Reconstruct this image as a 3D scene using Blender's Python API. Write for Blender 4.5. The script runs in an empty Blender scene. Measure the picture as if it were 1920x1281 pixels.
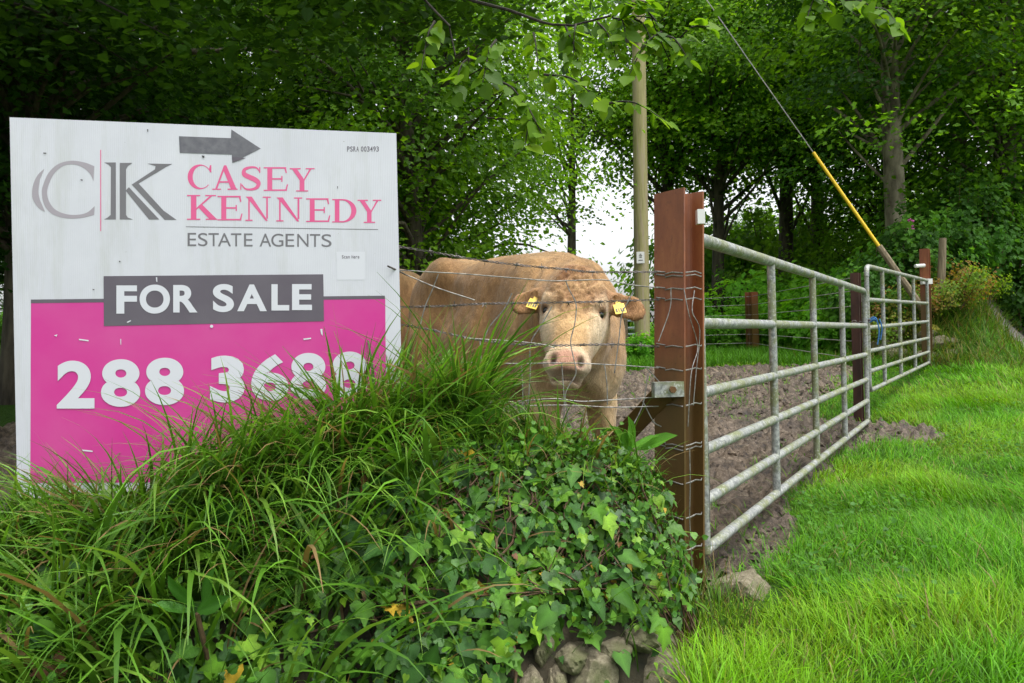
import bpy, bmesh, math
import numpy as np
from mathutils import Vector, Matrix

# ------------------------------------------------------------------ camera, sky, sun, exposure
scene = bpy.context.scene
COL = scene.collection
CAM_H = 1.0
F_PX = 1400.0
ROLL = math.radians(1.5)
cam_d = bpy.data.cameras.new('camera'); cam = bpy.data.objects.new('camera', cam_d); COL.objects.link(cam)
cam_d.sensor_width = 36; cam_d.lens = 36 * F_PX / 1920; cam_d.clip_end = 1000; cam_d.clip_start = 0.02
RV = Vector((math.cos(ROLL), 0, -math.sin(ROLL))); UV = Vector((math.sin(ROLL), 0, math.cos(ROLL))); FV = Vector((0, 1, 0))
CAM = Vector((0, 0, CAM_H))
m3 = Matrix((RV, UV, -FV)).transposed()
cam.matrix_world = Matrix.Translation(CAM) @ m3.to_4x4()
scene.camera = cam
scene.render.resolution_x = 1024; scene.render.resolution_y = 683

SUN_DIR = Vector((0.42, -0.22, 1.3)).normalized()          # towards the sun (veiled by cloud)
world = bpy.data.worlds.new('World'); scene.world = world; world.use_nodes = True
wn = world.node_tree; wn.nodes.clear()
sky = wn.nodes.new('ShaderNodeTexSky'); sky.sky_type = 'NISHITA'; sky.sun_disc = False
sky.sun_elevation = math.asin(SUN_DIR.z); sky.sun_rotation = math.atan2(SUN_DIR.x, SUN_DIR.y)
sky.air_density = 1.0; sky.dust_density = 4.0; sky.ozone_density = 1.0
hs = wn.nodes.new('ShaderNodeHueSaturation'); hs.inputs['Saturation'].default_value = 0.16
bgn = wn.nodes.new('ShaderNodeBackground'); bgn.inputs['Strength'].default_value = 0.15
wo = wn.nodes.new('ShaderNodeOutputWorld')
wn.links.new(sky.outputs[0], hs.inputs['Color']); wn.links.new(hs.outputs[0], bgn.inputs[0]); wn.links.new(bgn.outputs[0], wo.inputs[0])
sun_d = bpy.data.lights.new('sun', 'SUN'); sun_d.energy = 1.0; sun_d.angle = math.radians(40); sun_d.color = (1, 0.97, 0.92)
sun = bpy.data.objects.new('sun', sun_d); COL.objects.link(sun)
sun.rotation_euler = (-SUN_DIR).to_track_quat('-Z', 'Y').to_euler()
vs = scene.view_settings
vs.view_transform = 'Standard'; vs.look = 'None'; vs.gamma = 1; vs.use_curve_mapping = False
vs.exposure = 1.2

# ------------------------------------------------------------------ helpers
def at(px, py, Y):
    """world point on the ray of photo pixel (px,py) at distance Y along the view axis"""
    px, py, Y = float(px), float(py), float(Y)
    return CAM + Y * (FV + (px - 960) / F_PX * RV + (640.5 - py) / F_PX * UV)
def pix(p):
    d = Vector(p) - CAM
    return (960 + F_PX * d.dot(RV) / d.y, 640.5 - F_PX * d.dot(UV) / d.y)
def tag(o, label=None, cat=None, group=None, kind=None):
    if label: o['label'] = label
    if cat: o['category'] = cat
    if group: o['group'] = group
    if kind: o['kind'] = kind
    return o
def link(name, me, parent=None, mat=None):
    o = bpy.data.objects.new(name, me); COL.objects.link(o)
    if mat is not None and me is not None and len(me.materials) == 0: me.materials.append(mat)
    if parent: o.parent = parent
    return o
def empty(name, loc=(0, 0, 0)):
    o = bpy.data.objects.new(name, None); COL.objects.link(o); o.location = loc; o.empty_display_size = 0.1
    return o
def npmesh(name, V, F, col=None, smooth=True):
    """V (n,3); F list of (m,k) int arrays (k = 3 or 4); col (n,3)"""
    V = np.asarray(V, dtype=np.float32)
    if not isinstance(F, (list, tuple)): F = [F]
    F = [np.asarray(f, dtype=np.int32) for f in F if len(f)]
    me = bpy.data.meshes.new(name)
    me.vertices.add(len(V)); me.vertices.foreach_set('co', V.ravel())
    idx = np.concatenate([f.ravel() for f in F]); tot = np.concatenate([np.full(len(f), f.shape[1], np.int32) for f in F])
    me.loops.add(len(idx)); me.loops.foreach_set('vertex_index', idx)
    me.polygons.add(len(tot)); st = np.zeros(len(tot), np.int32); st[1:] = np.cumsum(tot)[:-1]
    me.polygons.foreach_set('loop_start', st); me.polygons.foreach_set('loop_total', tot)
    me.polygons.foreach_set('use_smooth', np.full(len(tot), smooth, bool))
    if col is not None:
        a = me.attributes.new('col', 'FLOAT_COLOR', 'POINT')
        c = np.ones((len(V), 4), np.float32); c[:, :3] = col; a.data.foreach_set('color', c.ravel())
    me.update(calc_edges=True)
    return me
class MB:
    """collects tubes and boxes into one mesh"""
    def __init__(s): s.V = []; s.F4 = []; s.F3 = []; s.n = 0
    def add(s, V, F4=(), F3=()):
        V = np.asarray(V, float); s.V.append(V)
        for f in F4: s.F4.append([i + s.n for i in f])
        for f in F3: s.F3.append([i + s.n for i in f])
        s.n += len(V)
    def tube(s, pts, r, sides=8, caps=True):
        P = np.array([list(p) for p in pts], float); n = len(P)
        R = np.full(n, r, float) if np.isscalar(r) else np.asarray(r, float)
        T = np.gradient(P, axis=0); T /= np.linalg.norm(T, axis=1)[:, None] + 1e-12
        u = np.cross(T[0], [0.13, 0.31, 0.94]);
        if np.linalg.norm(u) < 1e-3: u = np.cross(T[0], [1, 0, 0])
        u /= np.linalg.norm(u); rows = []
        ang = np.arange(sides) * 2 * np.pi / sides
        for i in range(n):
            u = u - T[i] * u.dot(T[i]); u /= np.linalg.norm(u) + 1e-12; v = np.cross(T[i], u)
            rows.append(P[i] + R[i] * (np.cos(ang)[:, None] * u + np.sin(ang)[:, None] * v))
        V = np.concatenate(rows); F = []
        for i in range(n - 1):
            for j in range(sides):
                k = (j + 1) % sides
                F.append((i * sides + j, i * sides + k, (i + 1) * sides + k, (i + 1) * sides + j))
        F3 = []
        if caps:
            V = np.concatenate([V, P[:1], P[-1:]]); a, b = n * sides, n * sides + 1
            for j in range(sides):
                k = (j + 1) % sides; F3.append((a, k, j)); F3.append((b, (n - 1) * sides + j, (n - 1) * sides + k))
        s.add(V, F, F3); return s
    def box(s, c, size, M=None):
        c = np.array(c, float); h = np.array(size, float) / 2
        V = np.array([[x, y, z] for x in (-1, 1) for y in (-1, 1) for z in (-1, 1)], float) * h
        if M is not None: V = V @ np.array(M).T
        s.add(V + c, [(0, 1, 3, 2), (4, 6, 7, 5), (0, 4, 5, 1), (2, 3, 7, 6), (0, 2, 6, 4), (1, 5, 7, 3)]); return s
    def build(s, name, mat, parent=None, smooth=True):
        me = npmesh(name, np.concatenate(s.V), [np.array(s.F4, np.int32).reshape(-1, 4), np.array(s.F3, np.int32).reshape(-1, 3)], smooth=smooth)
        if smooth:
            try: me.set_sharp_from_angle(angle=math.radians(40))
            except Exception: pass
        return link(name, me, parent, mat)
def crom(pts, per=6):
    """Catmull-Rom through points"""
    P = [np.array(list(p), float) for p in pts]
    P = [2 * P[0] - P[1]] + P + [2 * P[-1] - P[-2]]; out = []
    for i in range(1, len(P) - 2):
        for k in range(per):
            t = k / per; a, b, c, d = P[i - 1], P[i], P[i + 1], P[i + 2]
            out.append(0.5 * (2 * b + (c - a) * t + (2 * a - 5 * b + 4 * c - d) * t * t + (3 * b - a - 3 * c + d) * t ** 3))
    out.append(P[-2]); return out
def sstep(a, b, x):
    t = np.clip((np.asarray(x, float) - a) / (b - a), 0, 1); return t * t * (3 - 2 * t)
def vnoise(x, y, seed=0):
    x = np.asarray(x, float); y = np.asarray(y, float)
    xi = np.floor(x).astype(np.int64); yi = np.floor(y).astype(np.int64); fx = x - xi; fy = y - yi
    def h(a, b):
        n = (a * 374761393 + b * 668265263 + seed * 1274126177) & 0xffffffff
        n = ((n ^ (n >> 13)) * 1274126177) & 0xffffffff
        return ((n ^ (n >> 16)) & 0xffff) / 65535.0
    u = fx * fx * (3 - 2 * fx); v = fy * fy * (3 - 2 * fy)
    return (h(xi, yi) * (1 - u) + h(xi + 1, yi) * u) * (1 - v) + (h(xi, yi + 1) * (1 - u) + h(xi + 1, yi + 1) * u) * v
def fbm(x, y, seed=0, oct=4):
    s = 0; a = 0.5; f = 1.0
    for i in range(oct): s = s + a * vnoise(x * f, y * f, seed + i * 17); a *= 0.5; f *= 2.03
    return s
def grid_mesh(name, xs, ys, Z, col=None):
    ny, nx = Z.shape; X, Y = np.meshgrid(xs, ys)
    V = np.stack([X, Y, Z], -1).reshape(-1, 3); i = np.arange(ny * nx).reshape(ny, nx)
    F = np.stack([i[:-1, :-1], i[:-1, 1:], i[1:, 1:], i[1:, :-1]], -1).reshape(-1, 4)
    return npmesh(name, V, F, None if col is None else col.reshape(-1, 3))

# ------------------------------------------------------------------ materials
def nodes(name):
    m = bpy.data.materials.new(name); m.use_nodes = True; nt = m.node_tree
    return m, nt, nt.nodes['Principled BSDF'], nt.nodes['Material Output']
def noise(nt, scale, detail=5, rough=0.6, vec=None, stretch=None):
    n = nt.nodes.new('ShaderNodeTexNoise'); n.inputs['Scale'].default_value = scale
    n.inputs['Detail'].default_value = detail; n.inputs['Roughness'].default_value = rough
    tc = nt.nodes.new('ShaderNodeTexCoord'); src = tc.outputs['Object']
    if stretch:
        mp = nt.nodes.new('ShaderNodeMapping'); mp.inputs['Scale'].default_value = stretch
        nt.links.new(src, mp.inputs[0]); src = mp.outputs[0]
    nt.links.new(src, n.inputs['Vector']); return n
def ramp(nt, fac, stops):
    r = nt.nodes.new('ShaderNodeValToRGB'); e = r.color_ramp.elements
    while len(e) < len(stops): e.new(0.5)
    for i, (p, c) in enumerate(stops): e[i].position = p; e[i].color = (*c, 1)
    nt.links.new(fac, r.inputs[0]); return r.outputs[0]
def mix(nt, fac, a, b, mode='MIX'):
    n = nt.nodes.new('ShaderNodeMix'); n.data_type = 'RGBA'; n.blend_type = mode
    for k, v in ((0, fac), (6, a), (7, b)):
        if hasattr(v, 'is_linked'): nt.links.new(v, n.inputs[k])
        else: n.inputs[k].default_value = v if k == 0 else (*v, 1)
    return n.outputs[2]
def bump(nt, b, h, strength=0.5, dist=0.01):
    n = nt.nodes.new('ShaderNodeBump'); n.inputs['Strength'].default_value = strength; n.inputs['Distance'].default_value = dist
    nt.links.new(h, n.inputs['Height']); nt.links.new(n.outputs[0], b.inputs['Normal'])
def simple(name, c1, c2=None, scale=20, rough=0.7, bs=0.3, bd=0.004, metal=0, stretch=None, lo=0.35, hi=0.65, spec=0.5):
    m, nt, b, o = nodes(name); n = noise(nt, scale, stretch=stretch)
    nt.links.new(ramp(nt, n.outputs[0], [(lo, c1), (hi, c2 or c1)]), b.inputs['Base Color'])
    b.inputs['Roughness'].default_value = rough; b.inputs['Metallic'].default_value = metal; b.inputs['Specular IOR Level'].default_value = spec
    if bs: bump(nt, b, n.outputs[0], bs, bd)
    return m
def leafmat(name, trans=0.35, rough=0.45, spec=0.35, tint=(1.25, 1.2, 0.6), mott=0.0, mscale=60):
    m, nt, b, o = nodes(name)
    a = nt.nodes.new('ShaderNodeAttribute'); a.attribute_name = 'col'; c = a.outputs['Color']
    if mott:
        n = noise(nt, mscale, 4, 0.6); c = mix(nt, 1.0, c, ramp(nt, n.outputs[0], [(0.3, (1 - mott,) * 3), (0.7, (1 + mott,) * 3)]), 'MULTIPLY'); bump(nt, b, n.outputs[0], 0.35, 0.004)
    nt.links.new(c, b.inputs['Base Color'])
    b.inputs['Roughness'].default_value = rough; b.inputs['Specular IOR Level'].default_value = spec
    t = nt.nodes.new('ShaderNodeBsdfTranslucent'); nt.links.new(mix(nt, 1.0, c, tint, 'MULTIPLY'), t.inputs[0])
    s = nt.nodes.new('ShaderNodeMixShader'); s.inputs[0].default_value = trans
    nt.links.new(b.outputs[0], s.inputs[1]); nt.links.new(t.outputs[0], s.inputs[2]); nt.links.new(s.outputs[0], o.inputs[0])
    return m
M = {}
M['leaf'] = leafmat('tree_leaf', 0.55, 0.5, 0.18, tint=(1.5, 1.4, 0.5))
M['grass'] = leafmat('grass_blade', 0.36, 0.5, 0.2)
M['long_grass'] = leafmat('long_grass_blade', 0.35, 0.4, 0.24)
M['ivy'] = leafmat('ivy_leaf', 0.2, 0.38, 0.22, mott=0.3, mscale=70)
M['bark'] = simple('bark', (0.035, 0.028, 0.02), (0.12, 0.10, 0.07), 9, 0.9, 0.9, 0.03, stretch=(1, 1, 0.25))
M['pale_bark'] = simple('pale_bark', (0.06, 0.05, 0.03), (0.26, 0.23, 0.16), 5, 0.9, 0.9, 0.03, stretch=(1, 1, 0.4))
M['limb_bark'] = simple('dark_limb_bark', (0.012, 0.01, 0.008), (0.045, 0.038, 0.028), 30, 0.95, 0.8, 0.01)
M['earth'] = simple('earth', (0.012, 0.014, 0.006), (0.05, 0.04, 0.022), 14, 0.95, 0.8, 0.02)
M['twig'] = simple('twig', (0.06, 0.035, 0.018), (0.15, 0.09, 0.045), 40, 0.8)
def mk_ground():
    m, nt, b, o = nodes('turf'); n = noise(nt, 0.9); n2 = noise(nt, 30)
    c = ramp(nt, n.outputs[0], [(0.35, (0.02, 0.06, 0.004)), (0.65, (0.045, 0.115, 0.006))])
    nt.links.new(mix(nt, 0.5, c, ramp(nt, n2.outputs[0], [(0.3, (0.015, 0.03, 0.006)), (0.7, (0.07, 0.17, 0.015))])), b.inputs['Base Color'])
    b.inputs['Roughness'].default_value = 0.95; b.inputs['Specular IOR Level'].default_value = 0.15; bump(nt, b, n2.outputs[0], 1, 0.04); return m
M['turf'] = mk_ground()
def mk_mud():
    m, nt, b, o = nodes('mud'); n = noise(nt, 15, 8, 0.75); n2 = noise(nt, 2.2); n3 = noise(nt, 90, 3)
    c = ramp(nt, n.outputs[0], [(0.38, (0.03, 0.021, 0.016)), (0.5, (0.135, 0.098, 0.066)), (0.64, (0.30, 0.235, 0.17))])  # darkest stop paints shade into the crevices between clods
    c = mix(nt, ramp(nt, n2.outputs[0], [(0.4, (0, 0, 0)), (0.7, (0.55, 0.55, 0.55))]), c, (0.06, 0.048, 0.042))
    nt.links.new(c, b.inputs['Base Color'])
    nt.links.new(ramp(nt, n2.outputs[0], [(0.4, (0.75,) * 3), (0.68, (0.35,) * 3)]), b.inputs['Roughness'])
    bump(nt, b, n.outputs[0], 1.0, 0.045); return m
M['mud'] = mk_mud()
M['gravel'] = simple('gravel', (0.07, 0.06, 0.055), (0.24, 0.22, 0.2), 60, 0.9, 1, 0.02)
def mk_galv():
    m, nt, b, o = nodes('galvanised_tube'); n = noise(nt, 55, 4); n2 = noise(nt, 7, 6, 0.7); n3 = noise(nt, 75, 3)
    c = ramp(nt, n.outputs[0], [(0.35, (0.17, 0.18, 0.18)), (0.65, (0.42, 0.43, 0.42))])
    c = mix(nt, ramp(nt, n2.outputs[0], [(0.45, (0, 0, 0)), (0.58, (0.9, 0.9, 0.9))]), c, (0.21, 0.23, 0.11))
    c = mix(nt, ramp(nt, n3.outputs[0], [(0.56, (0, 0, 0)), (0.66, (0.8, 0.8, 0.8))]), c, (0.52, 0.55, 0.50))
    nt.links.new(c, b.inputs['Base Color']); b.inputs['Metallic'].default_value = 0.35; b.inputs['Roughness'].default_value = 0.55
    bump(nt, b, n.outputs[0], 0.25, 0.003); return m
M['galv'] = mk_galv()
M['wire'] = simple('wire', (0.16, 0.15, 0.14), (0.42, 0.41, 0.39), 60, 0.45, 0, metal=0.6)
M['barbed'] = simple('barbed_wire', (0.07, 0.06, 0.055), (0.22, 0.2, 0.19), 60, 0.6, 0, metal=0.5)
def mk_rust():
    m, nt, b, o = nodes('red_oxide_steel'); n = noise(nt, 6, 7, 0.7, stretch=(1, 1, 0.3)); n2 = noise(nt, 70, 3); n3 = noise(nt, 5, 6, 0.65, stretch=(1, 1, 0.5))
    c = ramp(nt, n.outputs[0], [(0.3, (0.12, 0.032, 0.014)), (0.52, (0.22, 0.068, 0.025)), (0.72, (0.33, 0.125, 0.042))])
    tc = nt.nodes.new('ShaderNodeTexCoord'); sp = nt.nodes.new('ShaderNodeSeparateXYZ'); nt.links.new(tc.outputs['Object'], sp.inputs[0])
    ad = nt.nodes.new('ShaderNodeMath'); ad.operation = 'MULTIPLY_ADD'; ad.inputs[1].default_value = 0.75; nt.links.new(n3.outputs[0], ad.inputs[0])
    mr = nt.nodes.new('ShaderNodeMapRange'); mr.inputs[1].default_value = 1.25; mr.inputs[2].default_value = 0.55; nt.links.new(sp.outputs[2], mr.inputs[0])
    nt.links.new(mr.outputs[0], ad.inputs[2])
    alg = ramp(nt, ad.outputs[0], [(0.62, (0, 0, 0)), (1.0, (0.75, 0.75, 0.75))])
    c = mix(nt, alg, c, (0.075, 0.058, 0.012))
    c = mix(nt, ramp(nt, n2.outputs[0], [(0.6, (0, 0, 0)), (0.75, (0.5, 0.5, 0.5))]), c, (0.06, 0.02, 0.012))
    nt.links.new(c, b.inputs['Base Color']); b.inputs['Roughness'].default_value = 0.5; bump(nt, b, n2.outputs[0], 0.15, 0.003); return m
M['rust'] = mk_rust()
M['old_rust'] = simple('dark_rusty_steel', (0.035, 0.016, 0.012), (0.09, 0.035, 0.022), 9, 0.7, 0.3, 0.004, stretch=(1, 1, 0.3))
def mk_pole():
    m, nt, b, o = nodes('algae_timber'); n = noise(nt, 5, 6, 0.7, stretch=(4, 4, 0.25)); n2 = noise(nt, 40, 4, stretch=(1, 1, 0.1))
    c = ramp(nt, n.outputs[0], [(0.3, (0.19, 0.17, 0.075)), (0.48, (0.33, 0.30, 0.13)), (0.58, (0.36, 0.30, 0.19)), (0.72, (0.15, 0.115, 0.08))])
    nt.links.new(c, b.inputs['Base Color']); b.inputs['Roughness'].default_value = 0.85; bump(nt, b, n2.outputs[0], 0.5, 0.01); return m
M['pole'] = mk_pole()
M['timber'] = simple('weathered_timber', (0.10, 0.075, 0.045), (0.26, 0.21, 0.13), 14, 0.85, 0.6, 0.01, stretch=(3, 3, 0.2))
def mk_stone():
    m, nt, b, o = nodes('stone'); n = noise(nt, 9, 8, 0.7); n2 = noise(nt, 55, 6, 0.75); n3 = noise(nt, 4, 5)
    c = ramp(nt, n2.outputs[0], [(0.3, (0.06, 0.05, 0.033)), (0.5, (0.18, 0.155, 0.10)), (0.7, (0.34, 0.30, 0.21))])
    c = mix(nt, ramp(nt, n.outputs[0], [(0.45, (0, 0, 0)), (0.65, (0.7, 0.7, 0.7))]), c, (0.14, 0.13, 0.07))
    c = mix(nt, ramp(nt, n3.outputs[0], [(0.52, (0, 0, 0)), (0.66, (0.8, 0.8, 0.8))]), c, (0.07, 0.09, 0.02))
    nt.links.new(c, b.inputs['Base Color']); b.inputs['Roughness'].default_value = 0.85; bump(nt, b, n2.outputs[0], 0.7, 0.012); return m
M['stone'] = mk_stone()
M['moss'] = simple('yellow_moss', (0.12, 0.13, 0.015), (0.30, 0.27, 0.03), 30, 0.95, 1, 0.02)
def mk_board():
    m, nt, b, o = nodes('white_board'); n = noise(nt, 3, 6, 0.7); n2 = noise(nt, 70, 2)
    c = ramp(nt, n.outputs[0], [(0.3, (0.53, 0.54, 0.60)), (0.7, (0.60, 0.61, 0.67))])
    c = mix(nt, ramp(nt, n2.outputs[0], [(0.74, (0, 0, 0)), (0.78, (0.8, 0.8, 0.8))]), c, (0.25, 0.24, 0.22))
    n4 = noise(nt, 2.2, 7, 0.75, stretch=(5, 0.6, 1)); c = mix(nt, ramp(nt, n4.outputs[0], [(0.5, (0, 0, 0)), (0.75, (0.35,) * 3)]), c, (0.34, 0.36, 0.28))
    wv = nt.nodes.new('ShaderNodeTexWave'); wv.inputs['Scale'].default_value = 55; wv.bands_direction = 'X'; tc = nt.nodes.new('ShaderNodeTexCoord'); nt.links.new(tc.outputs['Object'], wv.inputs[0]); bump(nt, b, wv.outputs[1], 0.12, 0.002)
    nt.links.new(c, b.inputs['Base Color']); b.inputs['Roughness'].default_value = 0.4; return m
M['board'] = mk_board()
def mk_print(name, col, wear=(0.76, 0.80)):
    m, nt, b, o = nodes(name); n = noise(nt, 48, 3, 0.6); n2 = noise(nt, 4, 4)
    c = mix(nt, ramp(nt, n2.outputs[0], [(0.3, (0, 0, 0)), (0.7, (0.05,) * 3)]), col, (0.8, 0.8, 0.82))
    c = mix(nt, ramp(nt, n.outputs[0], [(wear[0], (0, 0, 0)), (wear[1], (0.9, 0.9, 0.9))]), c, (0.78, 0.78, 0.8))
    nt.links.new(c, b.inputs['Base Color']); b.inputs['Roughness'].default_value = 0.45; return m
M['pink'] = mk_print('magenta_print', (0.55, 0.022, 0.25)); M['rose'] = mk_print('rose_print', (0.66, 0.075, 0.24))
M['plum'] = mk_print('plum_grey_print', (0.085, 0.07, 0.095)); M['grey'] = mk_print('grey_print', (0.13, 0.125, 0.14)); M['lgrey'] = mk_print('light_grey_print', (0.32, 0.29, 0.33))
M['white'] = simple('white_print', (0.60, 0.61, 0.67), None, 10, 0.45, 0)
M['tape'] = simple('grey_tape', (0.10, 0.10, 0.12), (0.15, 0.15, 0.17), 40, 0.5, 0.3, 0.002)
M['yellow'] = simple('yellow_plastic', (0.75, 0.48, 0.01), (0.82, 0.56, 0.02), 20, 0.4, 0)
M['blue'] = simple('blue_rope', (0.02, 0.10, 0.28), (0.05, 0.2, 0.42), 60, 0.8)
M['black'] = simple('black', (0.012, 0.01, 0.01), None, 10, 0.15, 0)
M['farblue'] = simple('pale_blue_steel', (0.35, 0.46, 0.5), (0.5, 0.58, 0.6), 20, 0.5, 0)
M['pinkflower'] = simple('pink_petal', (0.6, 0.08, 0.35), (0.7, 0.2, 0.5), 60, 0.6, 0)
M['plate'] = simple('enamel_plate', (0.7, 0.7, 0.68), None, 10, 0.4, 0)
M['dark_line'] = simple('dark_print', (0.05, 0.05, 0.05), None, 10, 0.5, 0)

# ------------------------------------------------------------------ terrain
G0 = np.array([0.715, 2.67]); GU = np.array([0.529, 0.8486]); GN = np.array([0.8486, -0.529])
def gate_d(x, y): return (x - G0[0]) * GN[0] + (y - G0[1]) * GN[1]
def gate_s(x, y): return (x - G0[0]) * GU[0] + (y - G0[1]) * GU[1]
def ground_z(x, y):
    x = np.asarray(x, float); y = np.asarray(y, float)
    t = y - 5; sp = np.where(t > 4, t, np.log1p(np.exp(np.clip(t * 1.5, -30, 30))) / 1.5)
    z = -0.90 + 0.05 * np.minimum(sp, 25) + 0.02 * np.clip(sp - 25, 0, 60) + 0.15 * sstep(6, 10, y)
    z = z + 0.05 * (fbm(x * 0.5, y * 0.5, 5) - 0.5)
    # hedge bank along the lane on the right
    a = np.array([5.9, 10.6]); u = np.array([0.62, 0.785]); n = np.array([0.785, -0.62])
    s = (x - a[0]) * u[0] + (y - a[1]) * u[1]; d = (x - a[0]) * n[0] + (y - a[1]) * n[1]
    z = z + (0.85 + 0.5 * sstep(0, 6, s)) * sstep(-0.6, 0.7, s) * np.exp(-(np.maximum(np.abs(d) - 0.25, 0) / 0.55) ** 2)
    return z + CAM_H
def mud_mask(x, y):
    d = gate_d(x, y); s = gate_s(x, y); n = (fbm(x * 1.3, y * 1.3, 31) - 0.5)
    e = 0.0 + 0.35 * n + 0.16 * np.exp(-((s - 0.6) / 0.7) ** 2) + 0.6 * np.exp(-((s - 4.2) / 0.55) ** 2)
    m = sstep(0.10, -0.06, d - e)
    m = m * sstep(10.9, 10.5, y + 1.6 * n) * sstep(-5.4, -5.0, x)
    m = m * (1 - sstep(4.6, 5.1, s) * sstep(-0.75, -0.4, d + 0.4 * n))
    return m
xs = np.concatenate([np.linspace(-150, -12, 24)[:-1], np.arange(-12, 22, 0.25), np.linspace(22, 160, 24)[1:]])
ys = np.concatenate([np.linspace(-25, 0, 12)[:-1], np.arange(0, 32, 0.25), np.linspace(32, 260, 30)[1:]])
X, Y = np.meshgrid(xs, ys); Z = ground_z(X, Y) - 0.07 * mud_mask(X, Y)
tag(link('ground', grid_mesh('ground', xs, ys, Z), None, M['turf']), 'green grassy ground running from the verge to the trees', 'ground', kind='structure')
xs = np.concatenate([np.arange(-5.3, -0.6, 0.06), np.arange(-0.6, 6.3, 0.027)]); ys = np.arange(2.75, 11.6, 0.03); X, Y = np.meshgrid(xs, ys)
mk = mud_mask(X, Y)
clod = np.abs(fbm(X * 9, Y * 9, 3, 4) - 0.47) * 0.32 + 0.07 * (fbm(X * 1.6, Y * 1.6, 9) - 0.5) + 0.07 * np.maximum(vnoise(X * 11, Y * 11, 77) - 0.5, 0) + 0.035 * np.maximum(vnoise(X * 22 + 5, Y * 22, 7) - 0.4, 0)
Z = ground_z(X, Y) - 0.10 * (1 - mk) - 0.005 + mk * (clod - 0.03)
tag(link('mud_yard', grid_mesh('mud_yard', xs, ys, Z), None, M['mud']), 'trodden brown mud of the cattle yard behind the gates', 'mud', kind='structure')
rgm = np.random.default_rng(5); n = 5200; x = rgm.uniform(-1.2, 5.5, n); y = 2.9 + 8 * rgm.uniform(0, 1, n) ** 1.2; ok = (mud_mask(x, y) > 0.6) & (np.abs(x) < 0.75 * y); x = x[ok]; y = y[ok]; n = len(x)
ico = np.array([[0, 0, 1.0]] + [[math.cos(a), math.sin(a), 0.35] for a in np.arange(5) * 1.2566] + [[math.cos(a) * 0.9, math.sin(a) * 0.9, -0.4] for a in np.arange(5) * 1.2566 + 0.6])
fc = np.array([[0, 1 + k, 1 + (k + 1) % 5] for k in range(5)] + [[1 + k, 6 + k, 1 + (k + 1) % 5] for k in range(5)] + [[6 + k, 6 + (k + 1) % 5, 1 + (k + 1) % 5] for k in range(5)])
sz = 0.009 + 0.03 * rgm.uniform(0, 1, n) ** 3; dv = ico[None] * rgm.uniform(0.55, 1.4, (n, 11, 1)) * np.array([1, 1, 0.75]) * sz[:, None, None]
V = np.stack([x, y, ground_z(x, y) + 0.012], -1)[:, None] + dv; F = (np.arange(n)[:, None, None] * 11 + fc[None]).reshape(-1, 3)
tag(link('mud_clods', npmesh('mud_clods', V.reshape(-1, 3), F, smooth=False), None, M['mud']), 'loose brown clods and crumbs scattered over the muddy yard', 'mud', kind='stuff')
# lane on the far right
lane_c = np.array(crom([(17, 6.5, 0), (11.6, 8.9, 0), (9.0, 11.4, 0), (9.6, 15, 0), (13, 21, 0), (18, 30, 0)], 12))[:, :2]
lt = np.gradient(lane_c, axis=0); lt /= np.linalg.norm(lt, axis=1)[:, None]; ln_ = np.stack([-lt[:, 1], lt[:, 0]], 1)
LX, LI = np.meshgrid(np.linspace(-1.5, 1.5, 18), np.arange(len(lane_c)))
lxx = lane_c[LI, 0] + ln_[LI, 0] * LX; lyy = lane_c[LI, 1] + ln_[LI, 1] * LX
V = np.stack([lxx, lyy, ground_z(lxx, lyy) + 0.02 + 0.02 * vnoise(lxx * 5, lyy * 5, 4) - 0.08 * sstep(1.2, 1.5, np.abs(LX))], -1).reshape(-1, 3)
i = np.arange(len(V)).reshape(LX.shape); F = np.stack([i[:-1, :-1], i[:-1, 1:], i[1:, 1:], i[1:, :-1]], -1).reshape(-1, 4)
tag(link('lane', npmesh('lane', V, F), None, M['gravel']), 'grey gravel lane climbing beside the hedge bank', 'lane', kind='structure')

# roadside bank in front of the sign
def crest_y(x): return np.interp(x, [-4, -1.5, -0.4, 0.3, 0.8], [1.65, 2.02, 2.33, 2.42, 2.45])
def crest_z(x): return np.interp(x, [-4, -1.5, -1.0, -0.35, 0.0, 0.25, 0.45, 0.8], [-0.62, -0.56, -0.48, -0.30, -0.30, -0.37, -0.47, -0.55]) + CAM_H
def toe_y(x): return np.interp(x, [-4, -1.5, 0.0, 0.3, 0.7], [0.9, 1.25, 1.72, 1.85, 2.1])
def bank_z(x, y):
    x = np.asarray(x, float); y = np.asarray(y, float); g = ground_z(x, y); b = CAM_H - 1.02
    cy = crest_y(x); ty = toe_y(x); t = np.clip((y - ty) / (cy - ty), 0, 1)
    up = np.sin(t * np.pi / 2) ** 0.85
    back = sstep(cy + 0.75, cy + 0.12, y)
    end = sstep(0.585, 0.39, x * 2.4 / np.clip(y, 1.4, 2.5) + 0.04 * (vnoise(y * 6, x * 3, 2) - 0.5))
    h = np.maximum(crest_z(x) - b, 0) * np.where(y < cy, up, back) * end
    lump = 0.09 * (fbm(x * 4, y * 4, 8) - 0.5) * np.clip(h * 4, 0, 1)
    return np.where(h > 0.002, b + h + lump, b - 0.05)
xs = np.arange(-4, 0.78, 0.025); ys = np.arange(0.85, 3.3, 0.025); X, Y = np.meshgrid(xs, ys)
tag(link('bank', grid_mesh('bank', xs, ys, bank_z(X, Y)), None, M['earth']), 'overgrown earth bank carrying the sign and the wire fence', 'bank', kind='structure')
def top_z(x, y): return np.maximum(bank_z(x, y), ground_z(x, y) - 0.0)

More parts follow.
